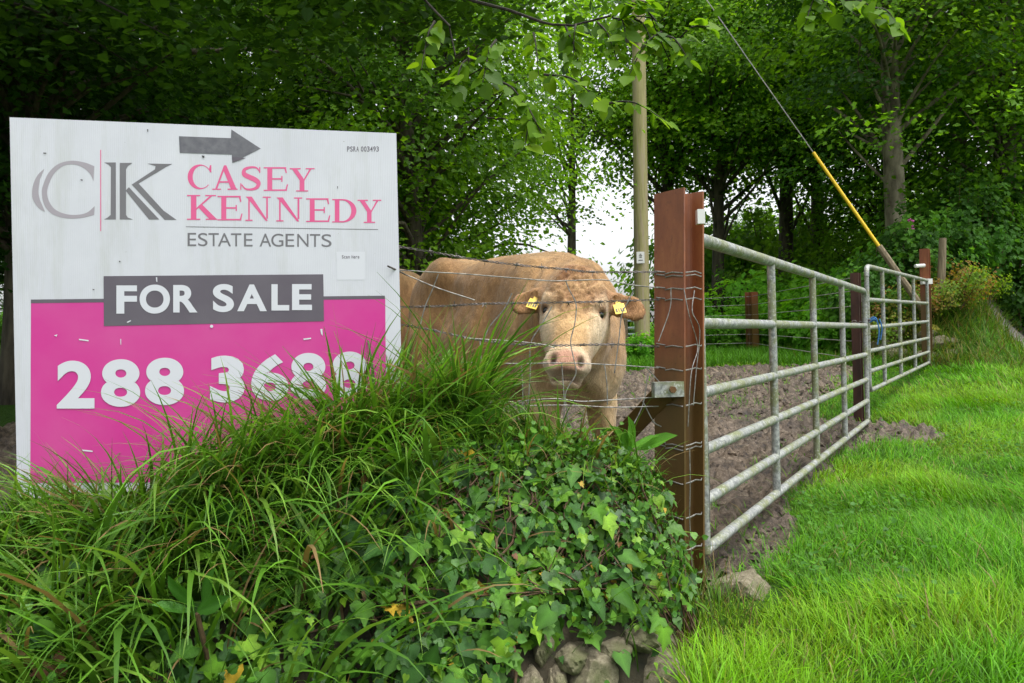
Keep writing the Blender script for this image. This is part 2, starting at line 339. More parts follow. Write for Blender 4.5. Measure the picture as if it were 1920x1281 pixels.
# ------------------------------------------------------------------ for sale board
TL, TR, BL = at(18, 220, 2.20), at(743, 250, 2.455), at(13, 938, 2.19)
EX = (TR - TL); BW = EX.length; EX.normalize()
EY = (TL - BL); EY = (EY - EX * EY.dot(EX)); BH = EY.length; EY.normalize(); EZ = EX.cross(EY)     # EZ faces the camera
def uv(px, py):
    d = at(px, py, 1) - CAM; t = (TL - CAM).dot(EZ) / d.dot(EZ); q = CAM + d * t - TL
    return q.dot(EX), q.dot(EY)
sign = empty('for_sale_sign', TL - EY * BH)
tag(sign, 'square white and magenta for sale board with a grey arrow, standing in grass', 'sign')
MS = Matrix((EX, EY, EZ)).transposed().to_4x4(); MS.translation = TL; sign.matrix_world = MS
bpy.context.view_layer.update()
def flat(name, polys, mat, layer, parent=sign):
    """polys in board metres, laid as thin print layers on the board's face"""
    bm = bmesh.new()
    for k, p in enumerate(polys):
        vs_ = [bm.verts.new((x, y, 0.0004 * layer + 0.00007 * (k % 5))) for x, y in p]
        try: f = bm.faces.new(vs_)
        except ValueError: continue
        f.normal_update()
        if f.normal.z < 0: f.normal_flip()
    bmesh.ops.triangulate(bm, faces=bm.faces[:], ngon_method='EAR_CLIP')
    me = bpy.data.meshes.new(name); bm.to_mesh(me); bm.free()
    return link(name, me, parent, mat)
mb = MB(); mb.box((BW / 2, -BH / 2, -0.006), (BW, BH, 0.012)); board = mb.build('board', M['board'], sign, smooth=False)
for fx in (0.12, 0.86):
    mb = MB(); mb.box((BW * fx, -BH / 2 - 0.25, -0.045), (0.07, BH + 0.45, 0.065)); mb.build('post', M['timber'], sign, smooth=False)
def pp(cr, pts):
    s = 0.40625; return [uv(x * s, cr + y * s) for x, y in pts]
C1 = lambda pts: pp(200, pts)
C2 = lambda pts: pp(520, pts)
flat('magenta_panel', [C2([(143, 120), (1778, 100), (1784, 860), (1784, 940), (140, 950)])], M['pink'], 1)
flat('grey_strip', [C2([(143, 103), (1776, 85), (1777, 100), (143, 120)])], M['plum'], 2)
flat('grey_banner', [[uv(194.5, 518), uv(606, 514.5), uv(607.5, 602.5), uv(195, 611.5)]], M['plum'], 3)
flat('arrow', [C1([(826, 137), (1066, 146), (1068, 106), (1203, 194), (1072, 260), (1070, 222), (830, 214)])], M['tape'], 2)
flat('arrow_tape_scrap', [C1([(1072, 232), (1135, 238), (1100, 250), (1075, 258)])], M['plum'], 4)
def sm(pts): return [tuple(p) for p in crom(pts, 5)]
flat('emblem', [C1(sm([(435, 275), (390, 258), (330, 250), (270, 265), (225, 305), (200, 360), (193, 400), (205, 455), (240, 495), (300, 515), (370, 515), (435, 500)]) + sm([(437, 460), (400, 490), (350, 500), (300, 495), (255, 475), (228, 440), (218, 400), (225, 360), (250, 310), (290, 275), (335, 267), (380, 280), (415, 310), (432, 345)])),
                C1(sm([(205, 287), (175, 315), (155, 355), (148, 400), (155, 435), (180, 470), (208, 486)]) + sm([(195, 455), (183, 425), (178, 390), (183, 340)]))], M['lgrey'], 1)
flat('emblem', [C1([(480, 258), (535, 258), (535, 521), (480, 521), (497, 512), (511, 500), (512, 280), (500, 268)]),
                C1([(553, 260), (612, 260), (590, 275), (582, 290), (582, 500), (590, 512), (614, 521), (553, 521)]),
                C1([(680, 263), (795, 265), (765, 280), (640, 355), (755, 480), (815, 523), (760, 523), (608, 360), (715, 290), (718, 275)]),
                C1([(595, 372), (735, 521), (688, 521), (580, 388)])], M['grey'], 1)
flat('divider', [C1([(463, 200), (467, 200), (467, 575), (463, 575)])], M['rose'], 1)
flat('rule', [C1([(858, 553), (1745, 566), (1745, 569), (858, 556)])], M['grey'], 1)
flat('sticker', [C1([(1552, 670), (1684, 670), (1684, 800), (1556, 800)])], M['white'], 1)
flat('screw', [[uv(397 + 3 * math.cos(a), 612 + 3 * math.sin(a)) for a in np.arange(10) * 0.628]], M['white'], 6)
for _p in ([C2([(720, 0), (726, 0), (727, 22), (722, 20)]), C2([(585, 207), (603, 198), (606, 202), (590, 211)]), C2([(365, 284), (410, 290), (410, 296), (366, 290)]),
               C2([(1478, 240), (1488, 238), (1490, 270), (1482, 262)]), C2([(1400, 283), (1436, 279), (1436, 285), (1402, 290)]), C2([(556, 285), (560, 285), (560, 312), (557, 310)]),
               C2([(380, 795), (430, 800), (428, 806), (384, 802)]), C2([(250, 268), (266, 264), (262, 274)])]): flat('scuff', [_p], M['white'], 5)
for _p in ([C1([(200, 213), (216, 214), (214, 219), (202, 218)]), C1([(680, 105), (685, 106), (684, 118), (681, 117)]), C1([(372, 336), (384, 338), (382, 343), (374, 341)]), C1([(932, 226), (945, 228), (943, 238), (934, 236)]),
               C1([(428, 842), (438, 844), (436, 848), (429, 847)]), C1([(550, 712), (557, 713), (556, 719), (551, 718)]), C1([(1556, 368), (1560, 369), (1559, 380), (1557, 379)])]): flat('fleck', [_p], M['dark_line'], 6)
# sans lettering from the built-in outline font
GL = {}
def glyph(ch, off):
    if (ch, off) not in GL:
        cu = bpy.data.curves.new('glyph', 'FONT'); cu.body = ch; cu.offset = 0.05 if ch == '3' and off > 0.02 else off; cu.resolution_u = 4 if ch == '3' else 12
        o = bpy.data.objects.new('glyph', cu); COL.objects.link(o)
        dg = bpy.context.evaluated_depsgraph_get(); me = bpy.data.meshes.new_from_object(o.evaluated_get(dg))
        v = np.array([w.co[:2] for w in me.vertices]); f = [list(p.vertices) for p in me.polygons]
        bpy.data.objects.remove(o); bpy.data.curves.remove(cu); bpy.data.meshes.remove(me)
        v = (v - v.min(0)) / (v.max(0) - v.min(0)); GL[(ch, off)] = (v, f)
    return GL[(ch, off)]
def word(name, text, boxes, cr, mat, off, layer):
    """one box (x0,x1,y0top,y1bottom) in crop pixels for every letter"""
    V = []; F = []; n = 0
    for ch, (x0, x1, ya, yb) in zip(text, boxes):
        v, f = glyph(ch, off); s = 0.40625
        for q in v:
            V.append((*uv((x0 + (x1 - x0) * q[0]) * s, cr + (yb + (ya - yb) * q[1]) * s), 0.0004 * layer))
        F += [[i + n for i in p] for p in f]; n += len(v)
    me = bpy.data.meshes.new(name); me.from_pydata(V, [], F); me.update(); link(name, me, sign, mat)
def lin(x, x0, a, x1, b): return a + (b - a) * (x - x0) / (x1 - x0)
L = [(538, 633), (645, 785), (800, 912), (983, 1080), (1095, 1232), (1253, 1335), (1348, 1440)]
BX = [(a, b, lin(a, 538, 38, 1440, 31) - (3 if c in 'OS' else 0), lin(a, 538, 168, 1440, 150) + (2 if c in 'OS' else 0)) for (a, b), c in zip(L, 'FORSALE')]
word('lettering', 'FOR', BX[:3], 520, M['white'], 0.034, 5); word('lettering', 'SALE', BX[3:], 520, M['white'], 0.034, 5)
L = [(263, 437), (467, 648), (670, 850), (970, 1130), (1160, 1332), (1340, 1505), (1530, 1695)]
BX = [(a, b, lin(a, 263, 385, 1530, 343), lin(a, 263, 606, 1530, 556)) for a, b in L]
word('lettering', '288', BX[:3], 520, M['white'], 0.036, 5); word('lettering', '3688', BX[3:], 520, M['white'], 0.036, 5)
L = [(866, 906), (914, 958), (962, 1010), (1006, 1066), (1066, 1114), (1126, 1166), (1198, 1252), (1252, 1308), (1318, 1358), (1372, 1424), (1430, 1478), (1484, 1530)]
BX = [(a, b, lin(a, 866, 583, 1484, 589), lin(a, 866, 644, 1484, 648)) for a, b in L]
word('lettering', 'ESTATE', BX[:6], 200, M['grey'], 0.0, 1); word('lettering', 'AGENTS', BX[6:], 200, M['grey'], 0.0, 1)
t = 'PSRA003493'; w = 14.2
L = [(1602 + (i + (0.5 if i > 3 else 0)) * w, 1602 + (i + (0.5 if i > 3 else 0)) * w + 11.5) for i in range(10)]
BX = [(a, b, 184, 208) for a, b in L]
word('lettering', t[:4], BX[:4], 200, M['plum'], 0.012, 1); word('lettering', t[4:], BX[4:], 200, M['plum'], 0.012, 1)
t = 'ScanHere'; L = [(1578 + (i + (0.6 if i > 3 else 0)) * 9.6, 1578 + (i + (0.6 if i > 3 else 0)) * 9.6 + 7.6) for i in range(8)]
BX = [(a, b, 686 if c in 'SH' else 690, 701) for (a, b), c in zip(L, t)]
word('lettering', t[:4], BX[:4], 200, M['plum'], 0.01, 2); word('lettering', t[4:], BX[4:], 200, M['plum'], 0.01, 2)
# serif lettering drawn from strokes
def R_(a, b, c, d): return [(a, b), (c, b), (c, d), (a, d)]
def ell(cx, cy, rx, ry, a0, a1, n=22): return [(cx + rx * math.cos(math.radians(a0 + (a1 - a0) * i / n)), cy + ry * math.sin(math.radians(a0 + (a1 - a0) * i / n))) for i in range(n + 1)]
def strip(cl, w):
    P = np.array(crom(cl, 5)); Wd = np.interp(np.linspace(0, 1, len(P)), np.linspace(0, 1, len(w)), w)
    T = np.gradient(P, axis=0); T /= np.linalg.norm(T, axis=1)[:, None]; N = np.stack([-T[:, 1], T[:, 0]], 1) * Wd[:, None] / 2
    return [tuple(p) for p in P + N] + [tuple(p) for p in (P - N)[::-1]]
SER = {
 'E': [R_(.15, 0, .35, 1), R_(.35, .935, .92, 1), R_(0, .95, .15, 1), R_(0, 0, .15, .05), R_(.35, .475, .72, .54), R_(.35, 0, .95, .065), [(.85, .935), (.92, .935), (.95, .75), (.90, .75)], [(.89, .065), (.95, .065), (1, .28), (.95, .28)], R_(.72, .38, .77, .63)],
 'C': [ell(.47, .5, .47, .5, 40, 318) + ell(.545, .5, .35, .445, 318, 40), [(.82, .80), (.87, .97), (.92, .97), (.92, .68), (.87, .68)]],
 'A': [[(.12, .05), (.195, .05), (.49, .88), (.46, 1)], [(.46, 1), (.55, 1), (.95, .05), (.73, .05), (.435, .82)], R_(.27, .29, .66, .355), R_(0, 0, .34, .05), R_(.60, 0, 1, .05)],
 'S': [strip([(.86, .80), (.72, .94), (.45, .955), (.21, .86), (.19, .68), (.40, .56), (.66, .45), (.82, .30), (.74, .12), (.5, .04), (.24, .07), (.08, .24)], [.05, .07, .09, .14, .20, .21, .21, .20, .14, .09, .07, .05]), R_(.85, .72, .90, .97), R_(.02, .03, .07, .30)],
 'Y': [[(.10, .95), (.30, .95), (.59, .50), (.59, .42), (.40, .42), (.40, .48)], [(.79, .95), (.87, .95), (.59, .46), (.53, .46)], R_(.40, .05, .59, .42), R_(0, .95, .44, 1), R_(.64, .95, 1, 1), R_(.26, 0, .74, .05)],
 'K': [R_(.13, .05, .31, .95), R_(0, .95, .44, 1), R_(0, 0, .44, .05), [(.31, .40), (.31, .48), (.74, .95), (.83, .95)], [(.36, .52), (.48, .64), (.97, .05), (.73, .05)], R_(.6, .95, .96, 1), R_(.62, 0, 1, .05)],
 'N': [R_(.11, .05, .17, .95), [(.0, 1), (.25, 1), (.885, 0), (.80, 0), (.11, .90)], R_(.82, .1, .885, .95), R_(0, 0, .28, .05), R_(.68, .95, 1, 1)],
 'D': [R_(.11, .05, .30, .95), R_(0, .95, .30, 1), R_(0, 0, .30, .05), [(.30, 1), (.30, .94), (.42, .94)] + ell(.42, .5, .37, .44, 90, -90) + [(.30, .06), (.30, 0)] + ell(.42, .5, .58, .5, -90, 90)],
}
def serif_word(text, boxes):
    ps = []
    for ch, (x0, x1, ya, yb) in zip(text, boxes):
        for p in SER[ch]: ps.append(C1([(x0 + (x1 - x0) * x, yb + (ya - yb) * y) for x, y in p]))
    flat('lettering', ps, M['rose'], 1)
L = [(866, 985), (980, 1097), (1107, 1212), (1217, 1330), (1337, 1452)]
serif_word('CASEY', [(a, b, lin(a, 866, 267, 1337, 284), lin(a, 866, 382, 1337, 392)) for a, b in L])
L = [(863, 1003), (1004, 1120), (1133, 1250), (1275, 1395), (1413, 1525), (1533, 1645), (1650, 1760)]
serif_word('KENNEDY', [(a, b, lin(a, 863, 408, 1650, 430), lin(a, 863, 523, 1650, 537)) for a, b in L])

# ------------------------------------------------------------------ the rusty gate post
post = empty('steel_post', at(1275, 1190, 2.66)); base = post.location.copy()
tag(post, 'tall red oxide H-beam steel post at the gate with wires wrapped round it', 'post')
def hbeam(h, b, tf, tw, r):
    """outline of an H section in the xy plane, web along y"""
    q = [(b / 2, h / 2 - tf)] + [(tw / 2 + r - r * math.sin(a), h / 2 - tf - r + r * math.cos(a)) for a in np.linspace(0, math.pi / 2, 6)]
    p = [(b / 2, h / 2)] + q
    p += [(x, -y) for x, y in p[::-1]]
    return p + [(-x, -y) for x, y in p]
def extrude(name, outline, z0, z1, mat, parent, M4, topjit=0):
    n = len(outline); V = [(*p, z0) for p in outline] + [(*p, z1 + topjit * math.sin(40 * p[0]) ) for p in outline]
    bm = bmesh.new(); vs_ = [bm.verts.new(v) for v in V]
    for i in range(n): bm.faces.new((vs_[i], vs_[(i + 1) % n], vs_[n + (i + 1) % n], vs_[n + i]))
    bm.faces.new(vs_[n:]); bm.faces.new(vs_[:n][::-1]); bmesh.ops.recalc_face_normals(bm, faces=bm.faces[:])
    bm.transform(M4); me = bpy.data.meshes.new(name); bm.to_mesh(me); bm.free()
    return link(name, me, parent, mat)
ptop = at(1273, 362, 2.66)
PC = Vector((base.x, base.y, 0)); ang = math.radians(-47)
lean = (ptop - base); lean_m = Matrix(((1, 0, (ptop.x - base.x) / lean.z, 0), (0, 1, 0, 0), (0, 0, 1, 0), (0, 0, 0, 1)))
beam = extrude('beam', hbeam(0.125, 0.125, 0.009, 0.008, 0.022), -0.35, ptop.z - base.z, M['rust'], post, lean_m @ Matrix.Rotation(ang, 4, 'Z'), 0.004)
def pc(z):      # beam centre at world height z
    return Vector((base.x + (ptop.x - base.x) * (z - base.z) / lean.z, base.y, z))
bm_inv = Matrix.Translation(-base)
def loc(p): return Vector(p) - base
# clamp bracket and diagonal strut
b0 = at(1252, 730, 2.575)
mb = MB(); mb.box(loc(b0), (0.105, 0.035, 0.052), Matrix.Rotation(math.radians(8), 3, 'Z')); br = mb.build('clamp', M['galv'], post, smooth=False)
mb = MB(); mb.tube([loc(b0) + Vector((0.012, -0.035, 0)), loc(b0) + Vector((0.012, 0.0, 0))], 0.012, 6); mb.build('bolt', M['rust'], br, smooth=False)
s0 = at(1245, 735, 2.60); s1 = at(1085, 905, 2.95); d = (s1 - s0).normalized(); sd = d.cross(Vector((0, 1, 0))).normalized(); th = sd.cross(d)
Ms = Matrix((d, sd, th)).transposed()
mb = MB(); mb.box(loc((s0 + s1) / 2), ((s1 - s0).length, 0.072, 0.008), Ms); mb.box(loc((s0 + s1) / 2 + sd * 0.036 + th * 0.03), ((s1 - s0).length, 0.008, 0.06), Ms)
mb.build('strut', M['rust'], post, smooth=False)
hb = at(1313, 407, 2.60); mb = MB(); mb.box(loc(hb), (0.026, 0.03, 0.05)); mb.build('hinge_bracket', M['plate'], post, smooth=False)
# wires wrapped round the post
def around(z, z2=None, extra=0.0):
    pts = []; z2 = z if z2 is None else z2
    for i in range(15):
        a = ang - math.pi / 2 - 0.2 + i * 2 * math.pi / 14
        c, s = math.cos(a - ang), math.sin(a - ang); k = 0.066 / max(abs(c), abs(s)) + extra
        p = pc(z + (z2 - z) * i / 14); pts.append(loc((p.x + k * math.cos(a), p.y + k * math.sin(a), p.z + 0.004 * math.sin(i * 2.1))))
    return pts
for py in (512, 518, 542, 562, 650, 694, 760, 835, 842, 905, 970, 1030, 1080, 1122):
    z = at(1280, py, 2.6).z; mb = MB(); mb.tube(around(z, z + 0.01), 0.0024, 5); mb.build('wire_wrap', M['wire'], post)
for line in ([(1282, 540), (1292, 590), (1308, 650), (1296, 700), (1290, 800)], [(1302, 545), (1298, 585), (1312, 620), (1305, 700), (1300, 760)], [(1258, 540), (1256, 580), (1235, 640)], [(1293, 840), (1294, 905), (1293, 970), (1296, 1030), (1298, 1080)], [(1328, 830), (1330, 910), (1331, 980)]):
    mb = MB(); mb.tube(crom([loc(at(x, y, 2.57 if x < 1300 else 2.60)) for x, y in line], 5), 0.0017, 5); mb.build('tie_wire', M['wire'], post)

# ------------------------------------------------------------------ wire fence left of the post
fence = empty('wire_fence', (0.4, 2.62, 0.5)); FO = Vector(fence.location)
tag(fence, 'tangled barbed wire and sagging netting stretched between post and board', 'fence')
rng = np.random.default_rng(4)
def fp(x, y, Yd=2.63): return at(x, y, Yd) - FO
BARB = [[(560, 440), (750, 463), (880, 485), (980, 498), (1060, 505), (1110, 510), (1230, 510)], [(560, 580), (750, 576), (830, 574), (900, 570), (1000, 568), (1120, 566), (1235, 562)],
        [(600, 590), (760, 610), (860, 630), (900, 638), (960, 645), (1040, 648), (1150, 646), (1235, 650)]]
for ln in BARB:
    pts = crom([fp(*p) for p in ln], 14); P = np.array(pts); n = len(P)
    pr = MB()
    for ph in (0, math.pi):
        t = np.arange(n * 4) / 4; Q = np.stack([np.interp(t, np.arange(n), P[:, k]) for k in range(3)], 1)
        Q[:, 2] += 0.0028 * np.sin(t * 2.3 + ph); Q[:, 1] += 0.0028 * np.cos(t * 2.3 + ph); pr.tube(Q, 0.0018, 4)
    w = pr.build('barbed_wire', M['barbed'], fence)
    Ls = np.concatenate([[0], np.cumsum(np.linalg.norm(np.diff(P, axis=0), axis=1))]); s = 0.03
    while s < Ls[-1]:
        c = Vector([float(np.interp(s, Ls, P[:, k])) for k in range(3)]); mb = MB()
        for k in range(4):
            a = rng.uniform(0, 6.28); dv = Vector((rng.uniform(-0.5, 0.5), math.cos(a), math.sin(a))).normalized() * 0.016
            mb.tube([c - dv * 0.25, c + dv], [0.0015, 0.0008], 4)
        mb.tube([c - Vector((0.008, 0, 0)), c + Vector((0.008, 0, 0))], 0.0042, 5)
        mb.build('barb', M['barbed'], w); s += rng.uniform(0.085, 0.115)
PLAIN = [[(560, 500), (750, 507), (800, 510), (870, 514), (970, 522), (1040, 527), (1130, 525), (1180, 534), (1235, 540)], [(760, 515), (820, 540), (890, 563)], [(870, 634), (900, 636), (960, 640), (1010, 645), (1040, 652)],
         [(800, 682), (870, 680), (960, 682), (1060, 681), (1140, 684), (1235, 690)], [(940, 755), (980, 752), (1040, 748), (1090, 753), (1150, 750), (1235, 745)], [(950, 762), (1060, 760), (1150, 764), (1235, 762)],
         [(822, 514), (810, 545), (797, 575), (788, 610)], [(960, 550), (945, 580), (920, 610), (908, 635)], [(1035, 575), (1015, 610), (995, 645), (994, 700), (990, 760)],
         [(1060, 525), (1068, 545), (1080, 570), (1078, 605), (1070, 640), (1075, 670), (1080, 700), (1066, 725), (1060, 745), (1066, 790)], [(1053, 681), (1056, 720), (1058, 760), (1057, 800)], [(977, 681), (980, 730), (980, 790)],
         [(1133, 682), (1138, 720), (1139, 760)], [(1188, 545), (1178, 565), (1166, 590), (1160, 640), (1152, 700)], [(1215, 700), (1205, 760), (1180, 810)], [(1212, 690), (1235, 715), (1243, 725)], [(1205, 752), (1225, 790), (1240, 800)], [(900, 640), (902, 690), (898, 760)]]
for ln in PLAIN:
    mb = MB(); Yd = 2.62 + rng.uniform(-0.008, 0.008); mb.tube(crom([fp(x, y, Yd) for x, y in ln], 5), 0.0021, 5); mb.build('strand', M['wire'], fence)
mb = MB(); mb.tube([fp(727, 499, 2.42), fp(745, 507, 2.46), fp(762, 516, 2.62)], [0.003, 0.0035, 0.0025], 6); mb.build('loose_end', M['barbed'], fence)

# ------------------------------------------------------------------ gates
def gate(name, A, B, hs_a, hs_b, ups, label, r=0.023, rtop=0.026, bend=('b',)):
    """A,B ground-plan ends; hs_a, hs_b rail heights (world z) at both ends, top first; ups positions along"""
    g = empty(name, (A[0], A[1], min(hs_a))); O = Vector(g.location); tag(g, label, 'gate', 'galvanised field gates')
    def P(t, k): return Vector((A[0] + (B[0] - A[0]) * t, A[1] + (B[1] - A[1]) * t, hs_a[k] + (hs_b[k] - hs_a[k]) * t)) - O
    n = len(hs_a); Lg = math.hypot(B[0] - A[0], B[1] - A[1]); c = 0.09 / Lg
    def corner(t, k, st, sk):
        p = P(t, k); q = P(t + st * c, k); w = p + (P(t, sk) - p).normalized() * 0.09
        return [tuple(q * (1 - u) ** 2 + p * 2 * u * (1 - u) + w * u * u) for u in np.linspace(0, 1, 7).tolist()]
    pts = []
    pts += corner(0, 0, 1, n - 1)[::-1] if 'a' in bend else [P(0, 0)]
    pts += corner(1, 0, -1, n - 1) if 'b' in bend else [P(1, 0)]
    mb = MB(); mb.tube(pts, rtop, 12); mb.build('top_rail', M['galv'], g)
    pts = corner(0, n - 1, 1, 0)[::-1] if 'a' in bend else [P(0, n - 1)]
    pts = pts + (corner(1, n - 1, -1, 0) if 'c' in bend else [P(1, n - 1)])
    mb = MB(); mb.tube(pts, r, 12); mb.build('bottom_rail', M['galv'], g)
    for k in range(1, n - 1):
        mb = MB(); mb.tube([P(t, k) for t in np.linspace(0, 1, 5)], r, 12); mb.build('rail', M['galv'], g)
    for t, cut in ((0, 'a' in bend), (1, 'b' in bend)):
        a, b = P(t, 0), P(t, n - 1); dd = (b - a).normalized()
        mb = MB(); mb.tube([a + dd * (0.085 if cut else 0), b - dd * (0.085 if ('a' in bend and t == 0) else -0.01)], r * 0.98, 12); mb.build('stile', M['galv'], g)
    for t in ups:
        mb = MB(); mb.tube([P(t, 0), P(t, n - 1)], r * 0.93, 12); mb.build('upright', M['galv'], g)
    return g, P, O
def solve_t(A, B, px):   # position along the gate seen at pixel column px
    k = (px - 960) / F_PX; return (k * A[1] - A[0]) / ((B[0] - A[0]) - k * (B[1] - A[1]))
A1 = (0.684, 2.72); B1 = (3.03, 6.40)
hz = [at(1318, y, 2.72).z for y in (447, 606, 737, 845, 940, 1032)]
hzb = [at(1622, y, 6.40).z for y in (546, 611, 665, 712, 752, 790)]
g1, P1, O1 = gate('field_gate', A1, B1, hz, hzb, [solve_t(A1, B1, x) for x in (1449, 1526, 1580)], 'long six-barred galvanised tube gate hinged on the red H-beam post', 0.0205, 0.0245, ('b',))
A2 = (3.10, 6.50); B2 = (5.52, 9.90)
hz = [at(1628, y, 6.5).z for y in (499, 562, 615, 659, 697, 733)]
hzb = [at(1740, y, 9.9).z for y in (526, 569, 603, 634, 660, 680)]
g2, P2, O2 = gate('field_gate', A2, B2, hz, hzb, [solve_t(A2, B2, x) for x in (1657, 1688, 1715)], 'higher round-cornered galvanised gate tied with blue rope, farther along', 0.0195, 0.0215, ('a',))
# stone-weight hinge eyes on the first gate
for k in (0, 4):
    p = P1(0, k); mb = MB(); mb.tube([p - Vector((0.05, 0.02, 0)), p], 0.014, 8); mb.build('hinge', M['galv'], g1)
rc = at(1634, 603, 6.45)
rope = empty('rope', rc); tag(rope, 'blue rope knotted round the stiles where the two gates meet', 'rope')
rp = [(0.05 * math.cos(a), 0.05 * math.sin(a), 0.012 * math.sin(3 * a) + 0.02 * a / 6) for a in np.linspace(0, 12.6, 40)]
mb = MB(); mb.tube([tuple(0.75 * v for v in p) for p in rp], 0.006, 6); mb.build('loop', M['blue'], rope)
for dx, ln in ((0.02, 0.2), (0.045, 0.16)):
    mb = MB(); mb.tube(crom([(dx, -0.05, 0.02), (dx + 0.015, -0.06, -ln * 0.4), (dx, -0.055, -ln)], 5), 0.006, 6); mb.build('tail', M['blue'], rope)
chain = empty('chain', at(1617, 603, 6.4)); tag(chain, 'short dark rusty chain joining the gate end to the middle post', 'chain')
for k in range(6):
    c = Vector((-0.07 + k * 0.03, 0.03 * (k % 2), -0.01 * math.sin(k)))
    mb = MB(); mb.tube([c + Vector((0.02 * math.cos(a), 0.011 * math.sin(a) * (k % 2), 0.011 * math.sin(a) * ((k + 1) % 2))) for a in np.linspace(0, 6.283, 11)], 0.004, 5, False); mb.build('chain_link', M['barbed'], chain)
def steel_post(px, ptop_, Yd, w, label, mat='rust'):
    x = at(px, 600, Yd).x; zt = at(px, ptop_, Yd).z; zb = float(ground_z(x, Yd)) - 0.2
    o = empty('steel_post', (x, Yd, zb + 0.2)); tag(o, label, 'post')
    extrude('beam', hbeam(w, w, 0.01, 0.008, 0.02), -0.2, zt - zb - 0.2, M[mat], o, Matrix.Rotation(math.radians(-40), 4, 'Z'))
    return o
steel_post(1606, 512, 6.75, 0.072, 'dark brown steel post standing where the two gates meet', 'old_rust')
fpst = steel_post(1737, 467, 10.05, 0.11, 'far red steel post that the second gate hangs on')
mb = MB(); mb.box(Vector(at(1737, 528, 9.97)) - fpst.location, (0.13, 0.06, 0.07)); mb.build('bracket', M['plate'], fpst, smooth=False)
mb = MB(); mb.tube([Vector(at(1716, 499, 9.95)) - fpst.location, Vector(at(1733, 498, 9.98)) - fpst.location], 0.025, 8); mb.build('insulator', M['plate'], fpst)
def wood_post(px, y0, Yd, w, label, tilt=0.0):
    x = at(px, 600, Yd).x; zt = at(px, y0, Yd).z; zb = float(ground_z(x, Yd)) - 0.1
    o = empty('timber_post', (x, Yd, zb)); tag(o, label, 'post')
    rg = np.random.default_rng(int(px)); h = zt - zb
    mb = MB(); mb.tube([(tilt * t * h, 0, t * h) for t in np.linspace(0, 1, 5)], [w / 2 * (1 - 0.04 * k) for k in range(5)], 9); mb.build('stake', M['timber'], o)
    return o
wood_post(1763, 447, 10.9, 0.12, 'grey round timber stake beside the far red post', 0.06)
wood_post(1172, 588, 15.5, 0.12, 'weathered timber stake at the end of the pale blue gate')

# ------------------------------------------------------------------ fence across the back of the yard
def wire_run(o, pts, zs_top, k):
    O = Vector(o.location)
    mb = MB(); mb.tube([Vector((p[0], p[1], z)) - O for p, z in zip(pts, zs_top)], 0.004, 4); mb.build('strand', M['wire'], o)
bx = at(1410, 600, 13.5).x
back = [(3.12, 6.8), (bx, 13.5), (1.2, 14.6), (-3.5, 14.8)]
bf = empty('wire_fence', (bx, 13.5, float(ground_z(bx, 13.5)))); tag(bf, 'line wire stock fence along the weeds at the back of the yard', 'fence')
for k, (za, zb_) in enumerate([(0.50, 0.70), (0.38, 0.55), (0.24, 0.37), (0.08, 0.18), (-0.08, 0.02), (-0.24, -0.14)]):
    wire_run(bf, back, [CAM_H + za, CAM_H + zb_, CAM_H + zb_, CAM_H + zb_ + 0.02], k)
for (x, y), h in zip(back[1:], (1.28, 1.2, 1.2)):
    zb = float(ground_z(x, y)); mb = MB()
    extrude('post', hbeam(0.16, 0.16, 0.012, 0.01, 0.02), -0.15, CAM_H + 0.78 - zb, M['rust'], bf, Matrix.Translation(Vector((x, y, zb)) - bf.location) @ Matrix.Rotation(0.5, 4, 'Z'))
fg_a = at(1080, 600, 16.0).x; fg_b = at(1212, 600, 16.0).x
g3 = empty('tube_gate', (fg_a, 16, float(ground_z(fg_a, 16)))); tag(g3, 'pale blue tubular gate between the cow and the utility pole', 'gate')
for py in (573, 588, 602, 615, 627, 640):
    z = at(1170, py, 16).z - g3.location.z; mb = MB(); mb.tube([(0, 0, z), (fg_b - fg_a, 0, z)], 0.02, 7); mb.build('rail', M['farblue'], g3)
for t in (0.0, 0.35, 0.72, 1.0):
    mb = MB(); mb.tube([((fg_b - fg_a) * t, 0, at(1170, 572, 16).z - g3.location.z), ((fg_b - fg_a) * t, 0, at(1170, 641, 16).z - g3.location.z)], 0.02, 7); mb.build('upright', M['farblue'], g3)

# ------------------------------------------------------------------ utility pole and stay
px_ = at(1204, 640, 12.5).x; gz = float(ground_z(px_, 12.5)); ptz = at(1190, -290, 12.5)
up = empty('utility_pole', (px_, 12.5, gz)); tag(up, 'tall algae-green wooden utility pole rising into the leaves', 'utility pole')
mb = MB(); dx = at(1197, 30, 12.5).x - px_; hh = at(1197, 30, 12.5).z - gz; Ht = 8.6
mb.tube([(dx * t * Ht / hh, 0, t * Ht) for t in np.linspace(0, 1, 12)], list(np.linspace(0.132, 0.10, 12)), 18); mb.build('pole', M['pole'], up)
pl = Vector(at(1201, 483, 12.36)) - up.location
mb = MB(); mb.box(pl, (0.13, 0.006, 0.19)); plate = mb.build('number_plate', M['plate'], up, smooth=False)
for dz, wdt in ((0.055, 0.03), (0.03, 0.05), (0.005, 0.04), (-0.045, 0.07)):
    mb = MB(); mb.box(pl + Vector((0, -0.005, dz)), (wdt, 0.003, 0.012)); mb.build('print_mark', M['dark_line'], plate, smooth=False)
mb = MB(); mb.tube([Vector(at(1175, 75, 12.3)) - up.location, Vector(at(1198, 72, 12.4)) - up.location], 0.05, 8); mb.build('insulator_bracket', M['barbed'], up)
mb = MB(); q = [Vector(at(1195, 478 + 30, 12.3)) - up.location]
sa = Vector(at(1170, -250, 12.45)); sa = Vector((px_ + dx * 7.7 / hh, 12.5, gz + 7.7)); sb = Vector(at(1683, 512, 10.6))
stay = empty('stay_wire', sb); tag(stay, 'slanting stay cable with bright yellow guard sleeve and timber stub', 'stay wire')
dS = sa - sb
